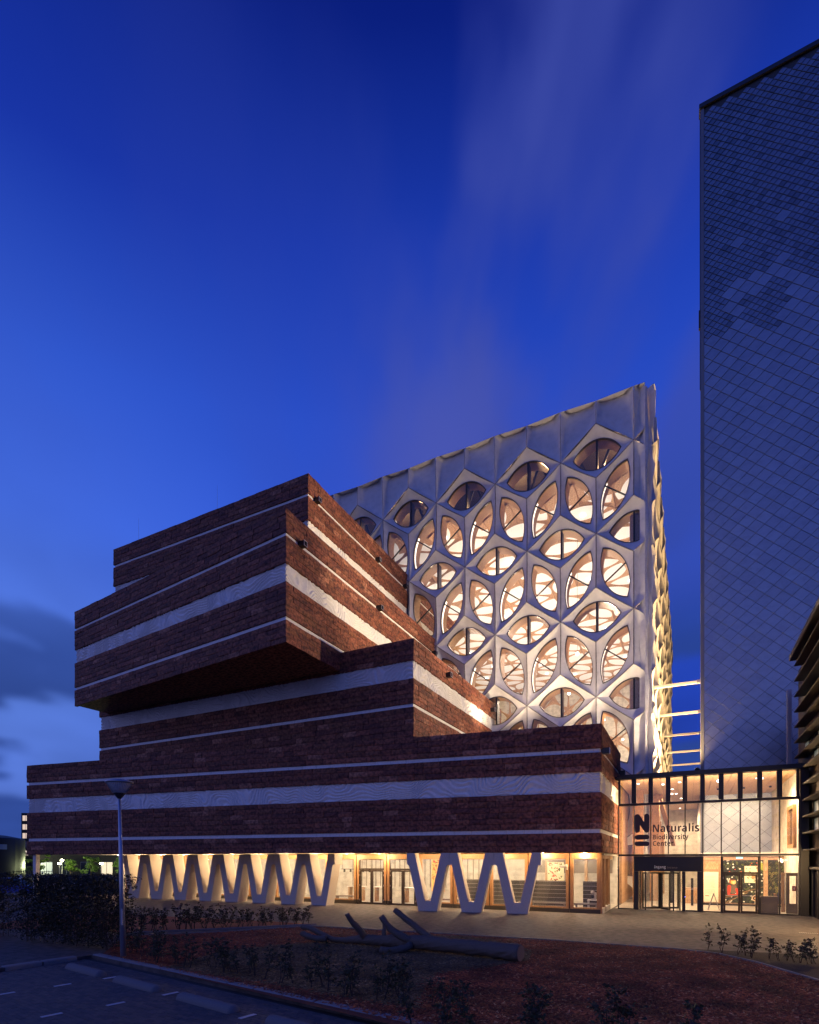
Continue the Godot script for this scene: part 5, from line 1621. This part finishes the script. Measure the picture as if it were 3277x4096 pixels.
func build_garden():
	var kinds = []
	for k in 6: kinds.append(make_sapling(100 + k))
	var r = RandomNumberGenerator.new(); r.seed = 8
	var plant = func(x, d, s, label, group):
		var c = kinds[r.randi() % 6].duplicate()
		c.name = numbered("hedge_sapling")
		add_child(c)
		c.transform = Transform3D(Basis(Vector3.UP, r.randf() * TAU).scaled(Vector3(s * 1.05, s, s * 1.05)), Vector3(x, 0.0, -d))
		tag(c, label, "sapling", group)
	for k in 36:
		var u = k / 35.0
		plant.call(lerp(-12.4, -4.75, u) + r.randfn() * 0.06, lerp(23.0, 26.0, u) + r.randfn() * 0.12, r.randf_range(0.8, 1.12) * lerp(1.25, 0.85, u), "young sapling in the planted row between the zigzag columns and the log bed", "saplings along the path")
	for k in 34:
		var u = k / 33.0
		plant.call(lerp(-9.0, 0.9, u) + r.randfn() * 0.1, lerp(17.0, 10.2, u) + 0.55 + r.randfn() * 0.18, r.randf_range(0.75, 1.12), "young leafy sapling in the front row behind the parking kerb", "saplings behind the parking kerb")
	for k in 22:
		var u = k / 21.0
		plant.call(lerp(10.1, 12.6, u) + r.randfn() * 0.1, lerp(17.9, 14.4, u) + r.randfn() * 0.35, r.randf_range(0.62, 0.98), "young sapling in the clump before the entrance at the right", "saplings at the right of the log bed")
	for q in [[0.55, 9.2], [1.0, 9.0], [2.0, 8.9], [2.1, 9.3], [3.1, 8.6], [3.5, 8.9], [0.0, 9.8], [4.3, 8.4]]:
		plant.call(q[0], q[1], r.randf_range(0.8, 1.1), "dark sapling rising from the bottom edge in the nearest mulch", "saplings nearest the camera")
	for k in kinds: k.free()
	hedge("tall_hedge", "tall ragged dark hedge left of the lamp post", Vector3(-14.6, 0, -21.0), Vector3(-9.6, 0, -18.4), 2.40, 1.2, 26000, 0.075, 51, 0.12)
	hedge("tall_hedge", "tall dark hedge cut by the left edge of the picture", Vector3(-19.6, 0, -23.6), Vector3(-15.9, 0, -21.7), 2.40, 1.1, 14000, 0.075, 52, 0.12)
	# wood chips over the beds
	var inks = [Vector3(0.38, 0.085, 0.028), Vector3(0.28, 0.062, 0.022), Vector3(0.46, 0.12, 0.040), Vector3(0.17, 0.042, 0.018), Vector3(0.62, 0.30, 0.13)]
	var pale = [Vector3(0.24, 0.14, 0.055), Vector3(0.19, 0.11, 0.045), Vector3(0.30, 0.18, 0.075), Vector3(0.13, 0.08, 0.035), Vector3(0.40, 0.27, 0.13)]
	var straw = PackedVector2Array([Vector2(-4.9, 19.4), Vector2(-2.7, 20.4), Vector2(0.6, 22.0), Vector2(2.2, 21.8), Vector2(3.2, 20.6), Vector2(4.1, 18.2), Vector2(3.6, 16.6), Vector2(2.3, 15.5), Vector2(0.8, 14.6), Vector2(0.37, 13.3), Vector2(0.2, 11.0), Vector2(-6.8, 15.4), Vector2(-6.2, 18.2)])
	var bed = PackedVector2Array([Vector2(-11.2, 21.7), Vector2(-7.74, 23.0), Vector2(-4.55, 25.1), Vector2(0.3, 22.9), Vector2(5.28, 20.6), Vector2(9.2, 18.4), Vector2(9.85, 17.6), Vector2(10.1, 16.2), Vector2(10.1, 5), Vector2(6.4, 5.3), Vector2(-9.5, 17.3)])
	var chip = box_mesh(Vector3(-0.5, -0.5, -0.5), Vector3(0.5, 0.5, 0.5))
	var sets = [[], []]
	var damp = FastNoiseLite.new(); damp.seed = 61; damp.frequency = 0.55; damp.fractal_octaves = 4
	for k in 120000:
		var d = 25.2 / (1.0 + 2.2 * r.randf())   # denser towards the viewer
		var p = Vector2(r.randf_range(-11.2, 10.1), d)
		if abs(p.x) > 0.8 * d: continue
		if not Geometry2D.is_point_in_polygon(p, bed): continue
		var jit = p + Vector2(r.randfn(), r.randfn()) * 0.12
		sets[1 if Geometry2D.is_point_in_polygon(jit, straw) else 0].append(p)
	for w in 2:
		var mm = MultiMesh.new()
		mm.transform_format = MultiMesh.TRANSFORM_3D
		mm.use_colors = true
		mm.mesh = chip
		mm.instance_count = sets[w].size()
		for k in sets[w].size():
			var p = sets[w][k]
			var l = r.randf_range(0.03, 0.11); var wd = r.randf_range(0.010, 0.028); var th = r.randf_range(0.004, 0.014)
			if w == 1: wd *= 0.6; l *= 1.2
			var bs = Basis(Vector3.UP, r.randf() * TAU) * Basis(Vector3(0, 0, 1), r.randfn() * 0.22) * Basis.from_scale(Vector3(l, th, wd))
			mm.set_instance_transform(k, Transform3D(bs, Vector3(p.x, 0.018 + r.randf() * 0.02, -p.y)))
			var t = (pale if w == 1 else inks)[4 if r.randf() < 0.05 else r.randi() % 4]
			t *= clamp(0.95 + 0.95 * damp.get_noise_2d(p.x, p.y), 0.35, 1.5)   # damper and drier patches
			mm.set_instance_color(k, Color(t.x, t.y, t.z))
		var o = MultiMeshInstance3D.new()
		o.multimesh = mm
		o.material_override = M.chip
		o.name = numbered("straw_chips" if w == 1 else "wood_chips")
		add_child(o)
		tag(o, "pale straw coloured chips round the fallen log" if w == 1 else "reddish brown wood chips covering the planting bed", "wood chips")
		stuff(o)

# ---------------------------------------------------------------- lamp post, logs, small things
func build_furniture():
	var t = thing("lamp_post", "slender grey lamp post with a conical glass head, unlit, in front of the stone block", "lamp post", Vector3(-8.9, 0, -17.1))
	var st = st_new(true)
	tube(st, [Vector3(0, 0, 0), Vector3(-0.05, 2.2, 0), Vector3(-0.12, 4.95, 0)], [0.085, 0.07, 0.042], 18)
	mi("pole", done(st), M.lamp_metal, t)
	var c = st_new(true); lathe(c, [Vector2(0.05, 4.93), Vector2(0.18, 5.10)], 32)
	mi("lamp_cup", done(c), mat(Vector3(0.06, 0.065, 0.08), 0.4, 0.5), t, Transform3D(Basis.IDENTITY, Vector3(-0.12, 0, 0)))
	var ribs = st_new()
	for k in 40:
		var a = TAU * k / 40
		var q = func(rad, y): return Vector3(cos(a) * rad - 0.12, y, sin(a) * rad)
		tube(ribs, [q.call(0.19, 5.105), q.call(0.375, 5.42)], [0.007, 0.007], 4)
	var gl = st_new(true); lathe(gl, [Vector2(0.18, 5.10), Vector2(0.37, 5.42)], 36)
	var shade = mi("lamp_shade", done(gl), frosted(), t, Transform3D(Basis.IDENTITY, Vector3(-0.12, 0, 0)))
	mi("shade_ribs", done(ribs), M.lamp_metal, t)
	var cap = st_new(true); lathe(cap, [Vector2(0.37, 5.40), Vector2(0.405, 5.43), Vector2(0.40, 5.47), Vector2(0.2, 5.52), Vector2(0, 5.53)], 36)
	mi("lamp_cap", done(cap), M.lamp_metal, t, Transform3D(Basis.IDENTITY, Vector3(-0.12, 0, 0)))
	mi("service_door", box_mesh(Vector3(-0.03, 1.0, 0.06), Vector3(0.03, 1.5, 0.09), 0.005), M.lamp_metal, t)
	# the fallen trunk
	var lg = thing("fallen_trunk", "long grey fallen tree trunk with branch stubs lying on the chips", "log", Vector3(0.0, 0, -18.3))
	var L = func(x, y, d): return Vector3(x, y, 18.3 - d)
	var tr = st_new(true)
	var tp = [L.call(3.28, 0.27, 16.25), L.call(2.6, 0.28, 16.75), L.call(1.7, 0.29, 17.35), L.call(0.8, 0.30, 17.9), L.call(0.15, 0.30, 18.3), L.call(-0.5, 0.26, 18.75), L.call(-1.1, 0.24, 19.1), L.call(-1.7, 0.22, 19.45), L.call(-2.3, 0.16, 19.75), L.call(-2.8, 0.16, 20.0), L.call(-3.2, 0.30, 20.2), L.call(-3.7, 0.48, 20.5), L.call(-4.05, 0.50, 20.75)]
	var tw = [0.255, 0.24, 0.232, 0.23, 0.235, 0.205, 0.185, 0.165, 0.10, 0.09, 0.10, 0.10, 0.08]
	var fp = []; var fw = []
	var kn = FastNoiseLite.new(); kn.seed = 90; kn.frequency = 0.5
	for k in 97:
		var u = k / 96.0 * 12.0
		var q = min(int(u), 11)
		fp.append(tp[q].cubic_interpolate(tp[q + 1], tp[max(q - 1, 0)], tp[min(q + 2, 12)], u - q))
		fw.append(lerp(tw[q], tw[q + 1], u - q) * (1.0 + 0.16 * kn.get_noise_1d(k * 0.45)))
	tube(tr, fp, fw, 30, 0.26, 3)
	mi("trunk", done(tr), M.bark, lg)
	var ends = st_new(); tube(ends, [L.call(3.275, 0.27, 16.255), L.call(3.29, 0.27, 16.243)], [0.237, 0.234], 20, 0.2, 3)
	mi("cut_end", done(ends), mat(Vector3(0.22, 0.15, 0.1), 0.9), lg)
	var branches = [
		[[-1.55, 0.25, 19.35], [-1.75, 0.6, 19.2], [-2.0, 0.9, 19.05], [-2.15, 1.17, 18.95], 0.15, 0.10, 11],
		[[0.05, 0.35, 18.3], [-0.3, 0.5, 18.3], [-0.62, 0.72, 18.35], [-0.95, 1.15, 18.4], 0.17, 0.11, 12],
		[[0.75, 0.40, 18.2], [0.3, 0.72, 18.5], [-0.1, 1.0, 18.7], [-0.5, 1.32, 18.9], 0.14, 0.11, 13],
		[[-0.85, 0.3, 19.0], [-0.87, 0.55, 19.0], [-0.86, 0.75, 19.05], [-0.92, 1.02, 19.1], 0.10, 0.07, 14],
		[[0.05, 0.22, 18.1], [-0.25, 0.14, 17.85], [-0.6, 0.11, 17.7], [-0.95, 0.15, 17.65], 0.15, 0.13, 15],
		[[-3.0, 0.2, 19.9], [-3.3, 0.18, 19.95], [-3.7, 0.24, 20.1], [-3.95, 0.34, 20.25], 0.13, 0.12, 16]]
	for q in branches:
		var bs = st_new(true)
		var pts = []
		for k in 4: pts.append(L.call(q[k][0], q[k][1], q[k][2]))
		var fine = []; var rad = []
		for k in 10:
			var u = k / 9.0 * 3.0
			var i = min(int(u), 2)
			fine.append(pts[i].cubic_interpolate(pts[i + 1], pts[max(i - 1, 0)], pts[min(i + 2, 3)], u - i))
			rad.append(lerp(q[4], q[5], k / 9.0) * 0.85)
		tube(bs, fine, rad, 14, 0.45, q[6])
		mi("branch", done(bs), M.bark, lg)
	var l2 = thing("small_log", "short pale log lying at a slant behind the gap in the left hedge", "log", Vector3(-21.5, 0, -31))
	var s2 = st_new(true)
	tube(s2, [Vector3(-1.1, 0.1, 0), Vector3(-0.5, 0.35, 0), Vector3(0.3, 0.62, 0), Vector3(1.0, 0.85, 0)], [0.13, 0.13, 0.12, 0.11], 12, 0.2, 21)
	mi("trunk", done(s2), M.bark, l2)
	# concrete wheel stops
	var names = ["rounded concrete wheel stop farthest left beside the kerb corner", "rounded concrete wheel stop second from the kerb corner", "rounded concrete wheel stop third from the kerb corner", "rounded concrete wheel stop cut by the bottom edge"]
	var half = PackedVector2Array()
	for k in 11: half.append(Vector2(cos(PI * k / 10.0) * 0.16, sin(PI * k / 10.0) * 0.15))
	var ws = st_new()
	prism(ws, half, -0.92, 0.92)
	lathe_cap(ws, 0.16, 0.15, 0.92)
	var wm = done(ws)
	for k in 4:
		var p = [[-9.05, 15.35], [-6.75, 13.62], [-4.36, 11.82], [-1.9, 10.0]][k]
		var w = thing("wheel_stop", names[k], "wheel stop", Vector3(p[0], -0.1, -p[1]), -0.64 + PI / 2 - 0.0, "wheel stops in the parking bays")
		w.rotation.y = PI / 2 - 0.64
		mi("body", wm, M.stop, w)
	# sandwich board inside the entrance
	var sb = thing("sandwich_board", "pale folding sandwich board standing just inside the entrance glass", "sign", G(1.42, 0.03, 37.7), deg_to_rad(-26.78))
	for s in [-1, 1]:
		var f = Transform3D(Basis(Vector3(0, 0, 1), 0.30 * s), Vector3(0, 1.0, 0))
		mi("board", box_mesh(Vector3(-0.012, -0.72, -0.3), Vector3(0.012, 0.0, 0.3), 0.004), M.grey_plaster, sb, f)
		for z in [-0.28, 0.28]: mi("leg", box_mesh(Vector3(-0.016, -1.04, z - 0.02), Vector3(0.016, 0.0, z + 0.02)), M.steel, sb, f)
	mi("top_rail", box_mesh(Vector3(-0.03, 1.0, -0.33), Vector3(0.03, 1.03, 0.33), 0.005), M.steel, sb)
	# camera on the glazed corner
	var cf = frame_at(G(-4.33, 0, 32.6), RX)
	var cm = thing("security_camera", "pale security camera on an arm on the timber post near the corner window", "camera", cf * Vector3(-1.85, 2.65, 0.05), deg_to_rad(-26.78))
	mi("housing", box_mesh(Vector3(-0.38, -0.02, 0.05), Vector3(0.02, 0.14, 0.19), 0.02), M.plaster, cm, Transform3D(Basis(Vector3(0, 0, 1), 0.15), Vector3.ZERO))
	mi("arm", box_mesh(Vector3(-0.06, -0.18, -0.02), Vector3(0.0, 0.0, 0.12), 0.01), M.plaster, cm)
	mi("lens", box_mesh(Vector3(-0.40, 0.02, 0.07), Vector3(-0.385, 0.11, 0.17)), M.black, cm, Transform3D(Basis(Vector3(0, 0, 1), 0.15), Vector3.ZERO))
	# things in the ground floor room
	var names2 = ["wide dark mesh crowd barrier stack behind the window near the corner", "narrow dark mesh barrier beside the coffee machine in the corner window", "dark mesh barrier seen through the right zigzag columns"]
	var spots = [[-3.2, -1.8, 2.5], [-0.75, -1.6, 1.0], [-7.0, -2.0, 4.2]]
	for k in 3:
		var q = spots[k]
		var rk = thing("mesh_barrier", names2[k], "barrier", cf * Vector3(q[0], 0.02, q[1]), deg_to_rad(-26.78), "mesh barriers in the ground floor room")
		mi("sheet", box_mesh(Vector3(-q[2] / 2, 0.15, -0.02), Vector3(q[2] / 2, 1.75, 0.0)), M.brown_dark, rk)
		for y in 7: mi("rail", box_mesh(Vector3(-q[2] / 2 - 0.02, 0.2 + y * 0.25, 0.002), Vector3(q[2] / 2 + 0.02, 0.225 + y * 0.25, 0.03)), M.steel, rk)
		for x in int(q[2] / 0.12): mi("wire", box_mesh(Vector3(-q[2] / 2 + x * 0.12, 0.15, 0.03), Vector3(-q[2] / 2 + x * 0.12 + 0.008, 1.75, 0.036)), M.black, rk)
	var tb = thing("side_table", "white side table under the coffee machine in the corner window", "table", cf * Vector3(-0.55, 0.02, -1.0), deg_to_rad(-26.78))
	mi("table_top", box_mesh(Vector3(-0.35, 0.66, -0.25), Vector3(0.35, 0.70, 0.25), 0.008), M.white_stone, tb)
	for q in [[-0.3, -0.2], [0.3, -0.2], [-0.3, 0.2], [0.3, 0.2]]: mi("leg", box_mesh(Vector3(q[0] - 0.02, 0, q[1] - 0.02), Vector3(q[0] + 0.02, 0.66, q[1] + 0.02)), M.white_stone, tb)
	var cmc = thing("coffee_machine", "small grey coffee machine with a jug on the white side table", "coffee machine", cf * Vector3(-0.55, 0.72, -1.0), deg_to_rad(-26.78))
	var cs = st_new()
	bbox(cs, Vector3(-0.14, 0, -0.14), Vector3(0.14, 0.06, 0.14), 0.01); bbox(cs, Vector3(0.03, 0.06, -0.13), Vector3(0.14, 0.42, 0.13), 0.02); bbox(cs, Vector3(-0.16, 0.36, -0.13), Vector3(0.03, 0.52, 0.13), 0.03)
	mi("body", done(cs), M.steel, cmc)
	var jg = st_new(true); lathe(jg, [Vector2(0.03, 0.07), Vector2(0.08, 0.09), Vector2(0.075, 0.2), Vector2(0.05, 0.26)], 14, Vector3(-0.07, 0, 0))
	mi("jug", done(jg), M.glass_dark, cmc)
	var ln = ["long grey bench behind the window left of the first doors", "grey bench behind the window just right of the doors", "grey bench behind the wide window near the corner", "grey bench in the corner window"]
	var bx = [-17.4, -9.8, -3.1, -0.9]
	for k in 4:
		var w = [2.0, 2.0, 2.2, 1.4][k]
		var bn = thing("bench", ln[k], "bench", cf * Vector3(bx[k], 0.02, -0.55), deg_to_rad(-26.78), "benches behind the windows")
		mi("seat", box_mesh(Vector3(-w / 2, 0.42, -0.2), Vector3(w / 2, 0.50, 0.2), 0.01), M.grey_plaster, bn)
		for x in [-w / 2 + 0.15, w / 2 - 0.15]: mi("leg", box_mesh(Vector3(x - 0.03, 0, -0.18), Vector3(x + 0.03, 0.42, 0.18)), M.grey_plaster, bn)
	var tn = ["high timber table seen through the left leaf of the first doors", "high timber table seen through the left leaf of the second doors", "high timber table behind the window left of the doors"]
	var tx = [-15.6, -13.1, -17.9]
	for k in 3:
		var ht = thing("high_table", tn[k], "table", cf * Vector3(tx[k], 0.02, -2.6), deg_to_rad(-26.78), "high tables in the ground floor room")
		mi("table_top", box_mesh(Vector3(-0.7, 1.02, -0.3), Vector3(0.7, 1.08, 0.3), 0.01), M.white_stone, ht)
		for q in [[-0.55, 0.0], [0.55, 0.0]]: mi("leg", box_mesh(Vector3(q[0] - 0.08, 0, -0.2), Vector3(q[0] + 0.08, 1.02, 0.2), 0.01), M.wood_pale, ht)
	var rail = thing("spotlight_track", "black track of small spotlights under the ceiling left of the doors", "spotlight track", cf * Vector3(-17.6, 2.35, -2.2), deg_to_rad(-26.78))
	mi("track", box_mesh(Vector3(-1.4, 0, -0.03), Vector3(1.4, 0.05, 0.03)), M.black, rail)
	for x in 5: mi("spot_head", box_mesh(Vector3(-1.2 + x * 0.55, -0.2, -0.06), Vector3(-1.08 + x * 0.55, 0.0, 0.06), 0.02), M.black, rail)
	for x in [-1.3, 1.3]: mi("hanger", box_mesh(Vector3(x - 0.01, 0.05, -0.01), Vector3(x + 0.01, 0.97, 0.01)), M.black, rail)

func lathe_cap(st, rx, ry, z):   # rounded ends of a wheel stop
	for s in [-1.0, 1.0]:
		for i in 4:
			for k in 10:
				var p = func(a, e): return Vector3(cos(PI * a / 10.0) * rx * cos(e), sin(PI * a / 10.0) * ry * cos(e), s * (z + 0.10 * sin(e)))
				var e0 = PI / 2 * i / 4.0; var e1 = PI / 2 * (i + 1) / 4.0
				var m = p.call(k + 0.5, (e0 + e1) / 2)
				quad(st, p.call(k, e0), p.call(k + 1, e0), p.call(k + 1, e1), p.call(k, e1), Vector3(m.x, m.y, s * 0.1))

func frosted():
	var m = mat(Vector3(0.80, 0.78, 0.78), 0.35)
	m.transparency = BaseMaterial3D.TRANSPARENCY_ALPHA
	m.albedo_color.a = 0.88
	m.cull_mode = BaseMaterial3D.CULL_DISABLED
	return m
